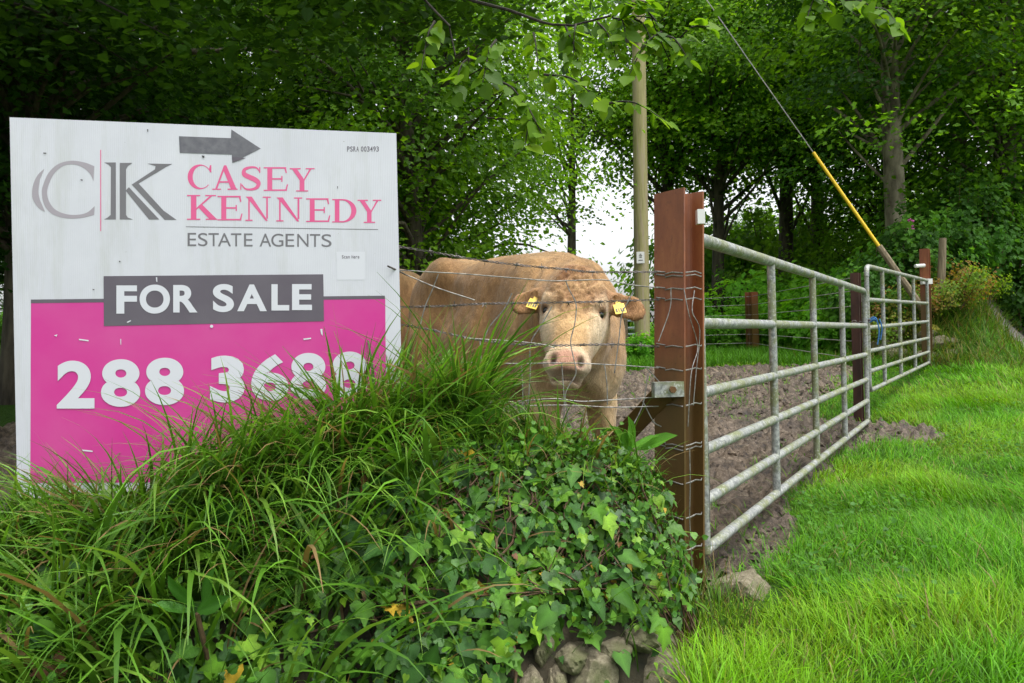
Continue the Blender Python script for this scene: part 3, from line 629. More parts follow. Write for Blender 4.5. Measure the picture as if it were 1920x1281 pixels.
def on_stay(py):
    lo, hi = 0, 1
    for _ in range(40):
        m_ = (lo + hi) / 2
        if pix(sb + dS * m_)[1] > py: lo = m_
        else: hi = m_
    return dS * lo
mb = MB(); mb.tube([on_stay(500), dS], 0.008, 6); mb.build('cable', M['wire'], stay)
mb = MB(); mb.tube([on_stay(466), on_stay(286)], 0.025, 10); mb.build('guard_sleeve', M['yellow'], stay)
mb = MB(); dn = dS.normalized(); mb.tube([dn * -0.6, Vector(on_stay(462))], 0.046, 8); mb.build('stub', M['timber'], stay)

# ------------------------------------------------------------------ stones
def stone_mesh(name, size, seed, sub=4, rough=0.42):
    rg = np.random.default_rng(seed); bm = bmesh.new(); bmesh.ops.create_icosphere(bm, subdivisions=sub, radius=1)
    pl_ = [(Vector(rg.normal(size=3)).normalized(), rg.uniform(0.62, 0.9)) for _ in range(11)]
    for v in bm.verts:
        p = v.co.copy()
        for n_, d_ in pl_:
            e = p.dot(n_) - d_
            if e > 0: p -= n_ * e * 0.92
        k = 1 + rough * (fbm(np.array(p.x * 3 + seed), np.array(p.y * 3 + p.z * 2.3), seed) - 0.5)
        v.co = Vector((p.x * size[0] / 2 * k * 1.15, p.y * size[1] / 2 * k * 1.15, p.z * size[2] / 2 * k * 1.15))
    me = bpy.data.meshes.new(name); bm.to_mesh(me); bm.free()
    for p in me.polygons: p.use_smooth = True
    me.set_sharp_from_angle(angle=math.radians(22))
    return me
wall = empty('stone_wall', at(1150, 1281, 2.0)); tag(wall, 'rough mossy stone facing showing at the foot of the ivy bank', 'wall')
for k, (x0, x1, y0, y1, Yd) in enumerate([(1000, 1036, 1176, 1246, 1.94), (1064, 1152, 1222, 1300, 1.92), (1162, 1290, 1226, 1330, 2.0), (1229, 1273, 1190, 1232, 2.06), (1037, 1102, 1196, 1250, 1.98), (1024, 1066, 1246, 1310, 1.92),
                                           (1320, 1366, 1250, 1300, 2.12), (960, 1024, 1252, 1320, 1.88), (1110, 1180, 1190, 1232, 2.03), (880, 960, 1262, 1330, 1.86), (1160, 1232, 1170, 1215, 2.1)]):
    cx_, cy_ = (x0 + x1) / 2, (y0 + y1) / 2; Yd = 1.5
    while Yd < 2.4:
        c = at(cx_, cy_, Yd)
        if c.z < float(np.maximum(bank_z(c.x, c.y), ground_z(c.x, c.y) - 0.05)): break
        Yd += 0.01
    c = at(cx_, cy_, Yd + 0.015); s = Yd / F_PX
    o = link('stone', stone_mesh('stone', ((x1 - x0) * s, 0.15, (y1 - y0) * s), 20 + k), wall, M['stone']); o.location = c - wall.location
bo = link('boulder', stone_mesh('boulder', (0.21, 0.2, 0.15), 97), None, M['stone']); bo.location = at(1390, 1112, 2.60); bo.rotation_euler = (0, 0.1, 0.4)
tag(bo, 'flat-topped grey stone lying in the grass beside the red post', 'stone')
mw = empty('stone_wall', at(1770, 640, 10.3)); tag(mw, 'low tumbled stones with yellow moss at the end of the hedge bank', 'wall')
rg = np.random.default_rng(8)
for k in range(22):
    px = rg.uniform(1640, 1800); row = k % 3; py = 668 - row * 22 + rg.uniform(-6, 6); Yd = 10.35 + row * 0.12 + rg.uniform(-.08, .08) + (0.25 if px < 1735 else 0)
    o = link('stone', stone_mesh('stone', (rg.uniform(.22, .4), .28, rg.uniform(.14, .22)), 200 + k, 2), mw, M['moss'] if row == 2 and k % 2 else M['stone']); o.location = at(px, py, Yd) - mw.location

# ------------------------------------------------------------------ the cow
def norm_(v): return v / (np.linalg.norm(v, axis=-1, keepdims=True) + 1e-9)
def build_cow():
    h = np.array([0.53, -0.848]); q = np.array([0.848, 0.53]); W = np.array([0.275, 3.97]); gz_ = float(ground_z(0.2, 4.0)) + 0.03
    def loc3(p):
        p = np.array(list(p)); d = p[:2] - W; return np.array([d @ h, d @ q, p[2] - gz_])
    step = 0.0095
    lo = np.array([-1.62, -0.92, -0.02]); hi = np.array([0.90, 0.46, 1.56])
    n = np.ceil((hi - lo) / step).astype(int)
    ax = [(lo[k] + step * np.arange(n[k])).astype(np.float32) for k in range(3)]
    Fd = np.full(n, 0.6, np.float32)
    def win(a, b):
        s = []
        for k in range(3):
            i0 = max(0, int((a[k] - lo[k]) / step)); i1 = min(n[k], int((b[k] - lo[k]) / step) + 2); s.append(slice(i0, max(i0 + 1, i1)))
        g = np.meshgrid(*[ax[k][s[k]] for k in range(3)], indexing='ij', sparse=True); return tuple(s), g
    def comb(s, d, k, op):
        f = Fd[s]
        if op == '+':
            hh_ = np.clip(0.5 + 0.5 * (f - d) / k, 0, 1); Fd[s] = f * (1 - hh_) + d * hh_ - k * hh_ * (1 - hh_)
        else:
            hh_ = np.clip(0.5 - 0.5 * (f + d) / k, 0, 1); Fd[s] = f * (1 - hh_) - d * hh_ + k * hh_ * (1 - hh_)
    def ellip(c, r, R=np.eye(3), k=0.08, op='+'):
        c = np.array(c, float); r = np.array(r, float); R = np.array(R, float); m_ = r.max() + k + 0.05
        s, (x, y, z) = win(c - m_, c + m_); x = x - c[0]; y = y - c[1]; z = z - c[2]
        u = [(R[i, 0] * x + R[i, 1] * y + R[i, 2] * z) for i in range(3)]
        k0 = np.sqrt(sum((u[i] / r[i]) ** 2 for i in range(3))); k1 = np.sqrt(sum((u[i] / r[i] ** 2) ** 2 for i in range(3))) + 1e-6
        comb(s, (k0 * (k0 - 1) / k1).astype(np.float32), k, op)
    def cone(a, b, ra, rb, k=0.06, op='+'):
        a = np.array(a, float); b = np.array(b, float); m_ = max(ra, rb) + k + 0.04
        s, (x, y, z) = win(np.minimum(a, b) - m_, np.maximum(a, b) + m_); d = b - a
        t = np.clip(((x - a[0]) * d[0] + (y - a[1]) * d[1] + (z - a[2]) * d[2]) / (d @ d), 0, 1)
        dd = np.sqrt((x - a[0] - t * d[0]) ** 2 + (y - a[1] - t * d[1]) ** 2 + (z - a[2] - t * d[2]) ** 2) - (ra + (rb - ra) * t)
        comb(s, dd.astype(np.float32), k, op)
    # trunk
    ellip((-0.42, 0, 0.93), (0.62, 0.325, 0.37), k=0.1); ellip((-0.60, 0, 0.83), (0.56, 0.345, 0.32), k=0.1)
    ellip((-0.55, 0, 1.20), (0.66, 0.25, 0.155), k=0.12); ellip((-0.08, 0, 1.16), (0.30, 0.16, 0.15), k=0.10)
    for s in (-1, 1):
        ellip((-0.03, s * 0.165, 0.96), (0.25, 0.125, 0.33), k=0.07)
        ellip((-0.97, s * 0.215, 1.29), (0.13, 0.085, 0.10), k=0.09); ellip((-1.18, s * 0.17, 0.92), (0.27, 0.16, 0.40), k=0.12); ellip((-1.36, s * 0.10, 1.17), (0.11, 0.09, 0.12), k=0.1)
    ellip((-1.10, 0, 1.20), (0.34, 0.25, 0.20), k=0.12); ellip((-1.2, 0, 1.05), (0.30, 0.25, 0.30), k=0.1)
    for s in (-1, 1): ellip((-0.80, s * 0.335, 1.10), (0.15, 0.075, 0.13), k=0.09, op='-'); ellip((-0.30, s * 0.36, 0.98), (0.05, 0.05, 0.26), k=0.07, op='-'); ellip((0.17, s * 0.30, 1.0), (0.04, 0.07, 0.22), k=0.06, op='-')
    ellip((0.20, 0, 0.76), (0.20, 0.19, 0.24), k=0.12)
    # legs
    for s in (-1, 1):
        y = s * 0.17; fx = 0.10 if s > 0 else 0.02
        cone((0.03, s * 0.19, 0.86), (0.05 + fx * .5, y, 0.50), 0.135, 0.078, k=0.08); cone((0.05 + fx * .5, y, 0.50), (0.05 + fx * .5, y, 0.43), 0.072, 0.066, k=0.04)
        cone((0.05 + fx * .5, y, 0.43), (0.04 + fx, y, 0.14), 0.058, 0.048, k=0.04); cone((0.04 + fx, y, 0.12), (0.09 + fx, y, 0.035), 0.052, 0.06, k=0.04)
        cone((-1.12, s * 0.20, 0.85), (-1.0, s * 0.22, 0.66), 0.19, 0.12, k=0.08); cone((-1.05, s * 0.21, 0.66), (-1.33, s * 0.19, 0.47), 0.12, 0.07, k=0.08)
        cone((-1.33, s * 0.19, 0.47), (-1.28, s * 0.19, 0.13), 0.062, 0.048, k=0.04); cone((-1.28, s * 0.19, 0.12), (-1.22, s * 0.19, 0.035), 0.05, 0.06, k=0.04)
    cone((-1.44, 0, 1.22), (-1.52, 0, 0.95), 0.05, 0.032, k=0.06); cone((-1.52, 0, 0.95), (-1.52, 0.02, 0.50), 0.03, 0.03, k=0.03)
    # head frame
    po = loc3(at(1083, 504, 3.32)); mu = loc3(at(1061, 690, 3.0))
    a_ = mu - po; HL = np.linalg.norm(a_); a_ /= HL
    lat = loc3(at(1183, 507, 3.30)) - po; lat -= a_ * (lat @ a_); lat /= np.linalg.norm(lat); nr = np.cross(lat, a_); nr /= np.linalg.norm(nr)
    if nr[0] * 0.5 + (-nr[1]) * 0.6 < 0: nr = -nr
    RH = np.stack([a_, lat, nr])                                    # rows: along face, lateral (image right), out of the face
    S = HL / 0.50
    def hp(a, b, c): return po + S * (a * a_ + b * lat + c * nr)
    # neck
    cone((-0.02, -0.02, 0.99), hp(0.08, 0.0, -0.20), 0.26, 0.155, k=0.10); cone((0.05, 0.02, 0.86), hp(0.18, 0.0, -0.28), 0.24, 0.12, k=0.1)
    cone((0.20, 0.0, 0.68), hp(0.26, 0.0, -0.24), 0.12, 0.05, k=0.1); cone((-0.05, 0, 1.14), hp(-0.01, 0, -0.17), 0.13, 0.10, k=0.08)
    cone((0.0, 0.13, 1.0), hp(0.15, 0.05, -0.26), 0.16, 0.09, k=0.10)
    def he(a, b, c, r, k=0.03, op='+', R=None): ellip(hp(a, b, c), np.array(r) * S, RH if R is None else R, k, op)
    def hc(p, q_, ra, rb, k=0.03, op='+'): cone(hp(*p), hp(*q_), ra * S, rb * S, k, op)
    he(0.09, 0, -0.10, (0.15, 0.130, 0.115), 0.06); he(0.0, 0, -0.085, (0.06, 0.085, 0.075), 0.04)
    hc((0.15, 0, -0.095), (0.41, 0, -0.062), 0.108, 0.070, 0.04)
    for s in (-1, 1):
        hc((0.14, s * 0.055, -0.17), (0.42, s * 0.028, -0.115), 0.080, 0.048, 0.04)
        he(0.20, s * 0.075, -0.115, (0.12, 0.052, 0.085), 0.04)            # cheek
        he(0.135, s * 0.098, -0.062, (0.055, 0.034, 0.042), 0.025)         # brow
    he(0.445, 0, -0.058, (0.058, 0.092, 0.066), 0.035); he(0.475, 0, -0.035, (0.030, 0.066, 0.034), 0.02)
    he(0.490, 0, -0.105, (0.034, 0.062, 0.045), 0.02)
    he(0.498, 0, -0.068, (0.007, 0.085, 0.05), 0.012, '-')                  # mouth line
    for s in (-1, 1):
        he(0.462, s * 0.052, -0.004, (0.024, 0.014, 0.024), 0.012, '-')    # nostril
        he(0.187, s * 0.123, -0.056, (0.015, 0.020, 0.020), 0.010, '-')    # eye socket
        hc((0.166, s * 0.120, -0.085), (0.168, s * 0.116, -0.040), 0.011, 0.012, 0.012)   # upper lid
    he(0.11, 0, 0.018, (0.06, 0.035, 0.014), 0.04, '-')
    # ears
    ear = {}
    for s in (-1, 1):
        root = hp(0.055, s * 0.115, -0.115)
        tip = hp(0.105, s * 0.285, -0.125) if s > 0 else hp(0.095, s * 0.255, -0.165)
        e1 = tip - root; EL = np.linalg.norm(e1); e1 /= EL
        nf = nr * 0.85 + a_ * 0.30; nf -= e1 * (nf @ e1); nf /= np.linalg.norm(nf); e2 = np.cross(nf, e1)
        RE = np.stack([e1, e2, nf]); c = root + e1 * EL * 0.52
        cone(root - e1 * 0.03, root + e1 * 0.05, 0.036 * S, 0.034 * S, 0.03)
        ellip(c, (EL * 0.56, 0.056 * S, 0.021), RE, 0.022); ellip(c + e1 * 0.012 + nf * 0.021, (EL * 0.42, 0.036 * S, 0.014), RE, 0.012, '-')
        ear[s] = (c, e1, e2, nf)
    # surface nets
    ins = Fd < 0; cs = ins[:-1, :-1, :-1].astype(np.int8)
    cnt = np.zeros([k - 1 for k in n], np.int8)
    for dx in (0, 1):
        for dy in (0, 1):
            for dz in (0, 1): cnt += ins[dx:n[0] - 1 + dx, dy:n[1] - 1 + dy, dz:n[2] - 1 + dz]
    act = np.argwhere((cnt > 0) & (cnt < 8)); vid = np.full(cnt.shape, -1, np.int32); vid[tuple(act.T)] = np.arange(len(act))
    acc = np.zeros((len(act), 3)); num = np.zeros(len(act)); cor = [(x, y, z) for x in (0, 1) for y in (0, 1) for z in (0, 1)]
    for c0 in cor:
        for k in range(3):
            if c0[k]: continue
            c1 = list(c0); c1[k] = 1
            f0 = Fd[tuple((act + c0).T)]; f1 = Fd[tuple((act + c1).T)]; m_ = (f0 < 0) != (f1 < 0)
            t = np.where(m_, f0 / np.where(m_, f0 - f1, 1), 0); p = np.tile(np.array(c0, float), (len(act), 1)); p[:, k] = t
            acc += p * m_[:, None]; num += m_
    V = lo + step * (act + acc / num[:, None]); Q = []
    for k in range(3):
        sl0 = [slice(None)] * 3; sl1 = [slice(None)] * 3; sl0[k] = slice(0, -1); sl1[k] = slice(1, None)
        a0, a1 = ins[tuple(sl0)], ins[tuple(sl1)]; e = np.argwhere(a0 != a1); o1, o2 = [(1, 2), (2, 0), (0, 1)][k]
        ok = (e[:, o1] > 0) & (e[:, o2] > 0) & (e[:, o1] < n[o1] - 1) & (e[:, o2] < n[o2] - 1); e = e[ok]
        def vv(d1, d2):
            f = e.copy(); f[:, o1] -= d1; f[:, o2] -= d2; return vid[tuple(f.T)]
        quad = np.stack([vv(1, 1), vv(0, 1), vv(0, 0), vv(1, 0)], 1); fl = ~a0[tuple(e.T)]; quad[fl] = quad[fl][:, ::-1]; Q.append(quad)
    Q = np.concatenate(Q); Q = Q[(Q >= 0).all(1)]
    # coat colours, with shaded flanks and a lit back painted in
    d = (V - po) @ RH.T / S                                            # head coordinates
    def blob(c, r, soft=0.5): return 1 - sstep(1 - soft, 1 + soft, np.sqrt((((d - np.array(c)) / np.array(r)) ** 2).sum(1)))
    nz = fbm(V[:, 0] * 9 + V[:, 1] * 5, V[:, 2] * 9, 3) - 0.47
    colr = np.tile([0.44, 0.26, 0.115], (len(V), 1)) * (1 + 0.9 * nz)[:, None]
    def fore0(d): return blob((0.10, 0, 0.0), (0.14, 0.13, 0.10), 0.4)
    def curl0(d): return np.sin(95 * d[:, 1] + 9 * fbm(d[:, 0] * 22, d[:, 1] * 22, 9)) * np.sin(60 * d[:, 0] + 8 * fbm(d[:, 1] * 25, d[:, 0] * 25, 4))
    def paint(c, w): nonlocal colr; w = np.clip(w, 0, 1)[:, None]; colr = colr * (1 - w) + np.array(c) * w
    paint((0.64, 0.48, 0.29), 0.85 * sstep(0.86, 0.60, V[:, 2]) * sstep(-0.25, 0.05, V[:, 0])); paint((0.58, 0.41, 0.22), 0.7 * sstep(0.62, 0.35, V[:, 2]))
    paint((0.56, 0.36, 0.17), 0.5 * sstep(1.2, 1.35, V[:, 2]))  # light from above painted along the back
    paint((0.25, 0.125, 0.05), 0.45 * sstep(0.05, 0.2, np.abs(V[:, 1])) * sstep(0.0, -0.2, V[:, 0]) * (1 - blob((0.22, 0, -0.06), (0.36, 0.3, 0.24), 0.2)) * (0.8 + nz))  # shadow on the flanks painted into the coat colour
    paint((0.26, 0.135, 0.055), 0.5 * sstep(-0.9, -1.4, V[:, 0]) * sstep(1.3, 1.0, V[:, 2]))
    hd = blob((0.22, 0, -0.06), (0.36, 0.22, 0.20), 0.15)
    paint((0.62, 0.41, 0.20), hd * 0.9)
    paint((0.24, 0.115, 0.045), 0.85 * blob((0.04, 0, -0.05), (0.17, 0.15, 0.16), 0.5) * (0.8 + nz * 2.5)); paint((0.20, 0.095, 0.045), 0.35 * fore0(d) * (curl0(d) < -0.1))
    for s in (-1, 1):
        paint((0.74, 0.60, 0.41), 0.95 * blob((0.25, s * 0.12, -0.09), (0.14, 0.06, 0.10), 0.6)); paint((0.25, 0.12, 0.06), 0.8 * blob((0.183, s * 0.118, -0.052), (0.030, 0.03, 0.034), 0.5))
        paint((0.06, 0.025, 0.02), blob((0.462, s * 0.052, -0.012), (0.024, 0.017, 0.03), 0.4))
        c, e1, e2, nf = ear[s]; w = sstep(0.13, 0.09, np.linalg.norm(V - c, axis=1)); nin = ((V - c) @ nf)
        paint((0.30, 0.15, 0.065), w * 0.6); paint((0.13, 0.06, 0.03), w * 0.8 * sstep(0.008, 0.0, np.abs(nin - 0.004)) * (np.abs((V - c) @ e2) < 0.034 * S))
    paint((0.72, 0.60, 0.45), 0.9 * blob((0.45, 0, -0.075), (0.075, 0.12, 0.10), 0.35)); paint((0.50, 0.26, 0.18), 0.9 * blob((0.462, 0, -0.0), (0.040, 0.070, 0.055), 0.35))
    for s in (-1, 1): paint((0.07, 0.03, 0.025), blob((0.462, s * 0.052, -0.012), (0.020, 0.013, 0.028), 0.4))
    paint((0.30, 0.16, 0.12), 0.7 * blob((0.498, 0, -0.068), (0.008, 0.08, 0.05), 0.5))
    paint((0.10, 0.07, 0.045), 0.9 * sstep(0.10, 0.06, V[:, 2]))
    # curls on the forehead, creases on the neck
    cr = np.zeros((len(V), 3)); fn = np.cross(V[Q[:, 2]] - V[Q[:, 0]], V[Q[:, 3]] - V[Q[:, 1]])
    for k in range(4): np.add.at(cr, Q[:, k], fn)
    cr = norm_(cr)
    curl = np.sin(95 * d[:, 1] + 9 * fbm(d[:, 0] * 22, d[:, 1] * 22, 9)) * np.sin(60 * d[:, 0] + 8 * fbm(d[:, 1] * 25, d[:, 0] * 25, 4))
    fore = blob((0.10, 0, 0.0), (0.14, 0.13, 0.10), 0.4); crease = np.sin(75 * d[:, 0] + 30 * np.abs(d[:, 1]))
    V = V + cr * (0.010 * curl * fore + 0.006 * crease * np.maximum(blob((0.17, 0.085, -0.02), (0.07, 0.04, 0.05)), blob((0.17, -0.085, -0.02), (0.07, 0.04, 0.05))))[:, None]
    rib = np.sin(V[:, 0] * 26 + 2.5 * V[:, 2] + 3 * fbm(V[:, 0] * 3, V[:, 2] * 3, 6)) * sstep(-0.95, -0.75, V[:, 0]) * sstep(-0.05, -0.25, V[:, 0]) * sstep(0.6, 0.8, V[:, 2]) * sstep(1.25, 1.1, V[:, 2])
    fold = np.sin((V[:, 0] + 0.5 * V[:, 1]) * 55 + 4 * V[:, 2]) * sstep(0.02, 0.14, V[:, 0]) * (1 - hd)
    V = V + cr * (0.007 * rib + 0.006 * fold + 0.022 * (fbm(V[:, 0] * 5, V[:, 2] * 5 + V[:, 1] * 4, 12) - 0.47) * (1 - hd))[:, None]
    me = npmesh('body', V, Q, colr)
    rh = np.random.default_rng(2); face = hd[Q[:, 0]] > 0.3; w = np.where(face, 1.0, 0.55) * (V[Q[:, 0], 2] > 0.25); w /= w.sum()
    k = rh.choice(len(Q), 70000, p=w); ua, ub = rh.uniform(0, 1, (2, len(k), 1)); b = (V[Q[k, 0]] * (1 - ua) + V[Q[k, 1]] * ua) * (1 - ub) + (V[Q[k, 3]] * (1 - ua) + V[Q[k, 2]] * ua) * ub
    nn = cr[Q[k, 0]]; hk = hd[Q[k, 0]] > 0.5; fk = (fore[Q[k, 0]])[:, None]
    fl = np.where(hk[:, None], a_[None] * 0.3 + np.sign(d[Q[k, 0], 1:2]) * lat[None] * 0.9 - a_[None] * 0.4, np.array([[-0.55, 0, -0.85]])) + rh.normal(size=(len(k), 3)) * (0.3 + 1.0 * fk)
    fl = norm_(fl - nn * (fl * nn).sum(1)[:, None]); sd_ = np.cross(nn, fl); L = rh.uniform(0.008, 0.020, (len(k), 1)) * np.where(hk[:, None], 0.6 + 0.8 * fk, 1.0)
    skip = (blob((0.455, 0, -0.02), (0.06, 0.085, 0.07), 0.2)[Q[k, 0]] > 0.3) | (np.minimum(np.linalg.norm(d[Q[k, 0]] - [0.185, 0.115, -0.058], axis=1), np.linalg.norm(d[Q[k, 0]] - [0.185, -0.115, -0.058], axis=1)) < 0.028)
    keep = ~skip; b, nn, fl, sd_, L, kk = b[keep], nn[keep], fl[keep], sd_[keep], L[keep], k[keep]
    HV = np.stack([b - sd_ * 0.0011, b + sd_ * 0.0011, b + fl * L + nn * L * rh.uniform(0.15, 0.42, L.shape)], 1).reshape(-1, 3)
    hc_ = np.repeat(colr[Q[kk, 0]] * rh.uniform(0.6, 1.4, (len(kk), 1)), 3, 0)
    hair = npmesh('hair', HV, np.arange(len(HV)).reshape(-1, 3), hc_)
    return me, hair, (h, q, W, gz_, S, hp, ear, RH)
cow_me, hair_me, CW = build_cow()
def mk_coat():
    m, nt, b, o = nodes('tan_coat'); a = nt.nodes.new('ShaderNodeAttribute'); a.attribute_name = 'col'
    n = noise(nt, 26, 6, 0.65, stretch=(1, 1, 0.35)); n2 = noise(nt, 150, 3, stretch=(1, 1, 0.25)); n3 = noise(nt, 4, 4)
    c = mix(nt, 1.0, a.outputs['Color'], ramp(nt, n.outputs[0], [(0.3, (0.72, 0.68, 0.62)), (0.7, (1.15, 1.15, 1.15))]), 'MULTIPLY')
    c = mix(nt, 1.0, c, ramp(nt, n3.outputs[0], [(0.35, (0.82, 0.8, 0.78)), (0.65, (1.1, 1.1, 1.1))]), 'MULTIPLY')
    nt.links.new(c, b.inputs['Base Color']); b.inputs['Roughness'].default_value = 0.7; b.inputs['Specular IOR Level'].default_value = 0.25
    b.inputs['Sheen Weight'].default_value = 0.25; b.inputs['Sheen Roughness'].default_value = 0.4
    ad = nt.nodes.new('ShaderNodeMath'); ad.operation = 'ADD'; nt.links.new(n.outputs[0], ad.inputs[0]); nt.links.new(n2.outputs[0], ad.inputs[1])
    bump(nt, b, ad.outputs[0], 0.55, 0.012); return m
M['coat'] = mk_coat(); cow_me.materials.append(M['coat'])
h_, q_, W_, gz_, S_, hp_, ear_, RH_ = CW
cow = empty('cow'); tag(cow, 'large tan cow with yellow ear tags looking over the wire fence', 'cow', 'tan cattle')
cow.matrix_world = Matrix(((h_[0], q_[0], 0, W_[0]), (h_[1], q_[1], 0, W_[1]), (0, 0, 1, gz_), (0, 0, 0, 1)))
bpy.context.view_layer.update()
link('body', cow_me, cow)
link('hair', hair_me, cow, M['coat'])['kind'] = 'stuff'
for s in (-1, 1):
    c = hp_(0.185, s * 0.108, -0.062); bm = bmesh.new(); bmesh.ops.create_uvsphere(bm, u_segments=16, v_segments=10, radius=0.0165 * S_)
    me = bpy.data.meshes.new('eye'); bm.to_mesh(me); bm.free()
    for p in me.polygons: p.use_smooth = True
    o = link('eye', me, cow, M['black']); o.location = c
    c, e1, e2, nf = ear_[s]
    cc = c - e1 * 0.02 + nf * 0.016 + RH_[0] * 0.030
    ex, ey, ez = Vector(RH_[1]), Vector(RH_[0]), Vector(RH_[2]); ang_ = 0.25 if s < 0 else -0.3
    x_ = ex * math.cos(ang_) + ey * math.sin(ang_); y_ = ey * math.cos(ang_) - ex * math.sin(ang_)
    mb = MB(); R3 = Matrix((x_, y_, ez)).transposed(); mb.box(cc, (0.050, 0.055, 0.003), R3); mb.box(Vector(cc) - y_ * 0.036, (0.022, 0.02, 0.003), R3)
    tg = mb.build('ear_tag', M['yellow'], cow, smooth=False)
    for k in range(4):
        mb = MB(); mb.box(Vector(cc) + x_ * (-0.016 + 0.0105 * k) + y_ * 0.008 + ez * 0.0025, (0.0065 if k != 1 else 0.003, 0.019, 0.001), R3); mb.build('print_mark', M['dark_line'], tg, smooth=False)
cow2 = cow.copy(); COL.objects.link(cow2); cow2['label'] = 'second tan cow mostly hidden behind the for sale board'
c2 = at(735, 600, 7.6); a2 = math.radians(150)
cow2.matrix_world = Matrix.Translation((c2.x - 0.9, 7.6, float(ground_z(c2.x, 7.6)) + 0.03)) @ Matrix.Rotation(a2, 4, 'Z')
for ch in list(cow.children):
    c = ch.copy(); COL.objects.link(c); c.parent = cow2
    for g in ch.children:
        d2 = g.copy(); COL.objects.link(d2); d2.parent = c

# ------------------------------------------------------------------ foliage helpers
def blades(P, phi, th0, bend, L, Wd, col, nseg=4, twist=None, normal=None):
    """grass blades: roots P (n,3), heading phi, start lean th0, total bend, length L, width Wd, colour (n,3)"""
    n = len(P); t = np.linspace(0, 1, nseg + 1); th = th0[:, None] + bend[:, None] * t[None, :] ** 1.2
    dl = L[:, None] / nseg; r = np.concatenate([np.zeros((n, 1)), np.cumsum(np.sin((th[:, 1:] + th[:, :-1]) / 2) * dl, 1)], 1)
    z = np.concatenate([np.zeros((n, 1)), np.cumsum(np.cos((th[:, 1:] + th[:, :-1]) / 2) * dl, 1)], 1)
    C = np.stack([P[:, 0:1] + r * np.cos(phi)[:, None], P[:, 1:2] + r * np.sin(phi)[:, None], P[:, 2:3] + z], -1)
    tw = (np.zeros(n) if twist is None else twist)[:, None] * t[None, :]
    a = phi[:, None] + np.pi / 2 + tw; wd = np.stack([np.cos(a), np.sin(a), np.sin(tw) * 0.5], -1)
    w = Wd[:, None] * np.clip(np.minimum(0.55 + 1.8 * t, 1) * (1 - t ** 2.2), 0.06, 1)[None, :] / 2
    V = np.stack([C - wd * w[..., None], C + wd * w[..., None]], 2).reshape(-1, 3)
    i = np.arange(n)[:, None] * (2 * (nseg + 1)) + 2 * np.arange(nseg)[None, :]
    F = np.stack([i, i + 1, i + 3, i + 2], -1).reshape(-1, 4)
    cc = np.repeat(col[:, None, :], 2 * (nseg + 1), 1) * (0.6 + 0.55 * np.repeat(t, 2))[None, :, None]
    return V, F, cc.reshape(-1, 3)
def leaves(P, N, T, size, col, shape):
    """flat leaves: centre-base P, normal N, tip direction T; shape (k,3) outline fan in (along, across, up)"""
    n = len(P); T = T - N * (T * N).sum(1)[:, None]; T /= np.linalg.norm(T, axis=1)[:, None] + 1e-9; B = np.cross(N, T)
    sh, fc = shape; V = P[:, None, :] + size[:, None, None] * (sh[None, :, 0:1] * T[:, None, :] + sh[None, :, 1:2] * B[:, None, :] + sh[None, :, 2:3] * N[:, None, :])
    F = (np.arange(n)[:, None, None] * len(sh) + fc[None]).reshape(-1, 3)
    return V.reshape(-1, 3), F, np.repeat(col, len(sh), 0)
def norm(v): return v / (np.linalg.norm(v, axis=-1, keepdims=True) + 1e-9)
KITE = (np.array([[0, 0, 0], [0.45, 0.42, 0.10], [1, 0, -0.06], [0.45, -0.42, 0.10]]), np.array([[0, 2, 1], [0, 3, 2]]))
MAPLE = (np.array([[0, 0, 0], [0.12, 0.46, 0.05], [0.42, 0.26, 0.05], [0.66, 0.52, 0.04], [0.66, 0.2, 0.02], [1.05, 0, -0.05], [0.66, -0.2, 0.02], [0.66, -0.52, 0.04], [0.42, -0.26, 0.05], [0.12, -0.46, 0.05]]),
         np.array([[0, 2, 1], [0, 4, 2], [2, 4, 3], [0, 5, 4], [0, 6, 5], [0, 8, 6], [8, 7, 6], [0, 9, 8]]))
IVY3 = (np.array([[0, 0, 0], [-0.12, 0.24, 0.03], [0.10, 0.40, 0.05], [0.34, 0.36, 0.06], [0.55, 0.22, 0.04], [1.0, 0, -0.10], [0.55, -0.22, 0.04], [0.34, -0.36, 0.06], [0.10, -0.40, 0.05], [-0.12, -0.24, 0.03]]), np.array([[0, k + 1, k] for k in range(1, 9)]))
IVY = (np.array([[0, 0, 0], [-0.16, 0.22, 0.04], [0.06, 0.52, 0.02], [0.27, 0.30, 0.06], [0.50, 0.40, 0.04], [0.62, 0.17, 0.05], [1.0, 0, -0.08], [0.62, -0.17, 0.05], [0.50, -0.40, 0.04], [0.27, -0.30, 0.06], [0.06, -0.52, 0.02], [-0.16, -0.22, 0.04]]),
       np.array([[0, k + 1, k] for k in range(1, 11)]))
LIME = (np.array([[0, 0, 0], [-0.04, 0.2, 0.03], [0.12, 0.40, 0.05], [0.4, 0.46, 0.05], [0.7, 0.30, 0.03], [1.05, 0, -0.06], [0.7, -0.30, 0.03], [0.4, -0.46, 0.05], [0.12, -0.40, 0.05], [-0.04, -0.2, 0.03]]),
        np.array([[0, k + 1, k] for k in range(1, 9)]))
def pal(rg, n, cols, jit=0.2):
    cols = np.array(cols); c = cols[rg.integers(0, len(cols), n)]; return c * rg.uniform(1 - jit, 1 + jit, (n, 1))

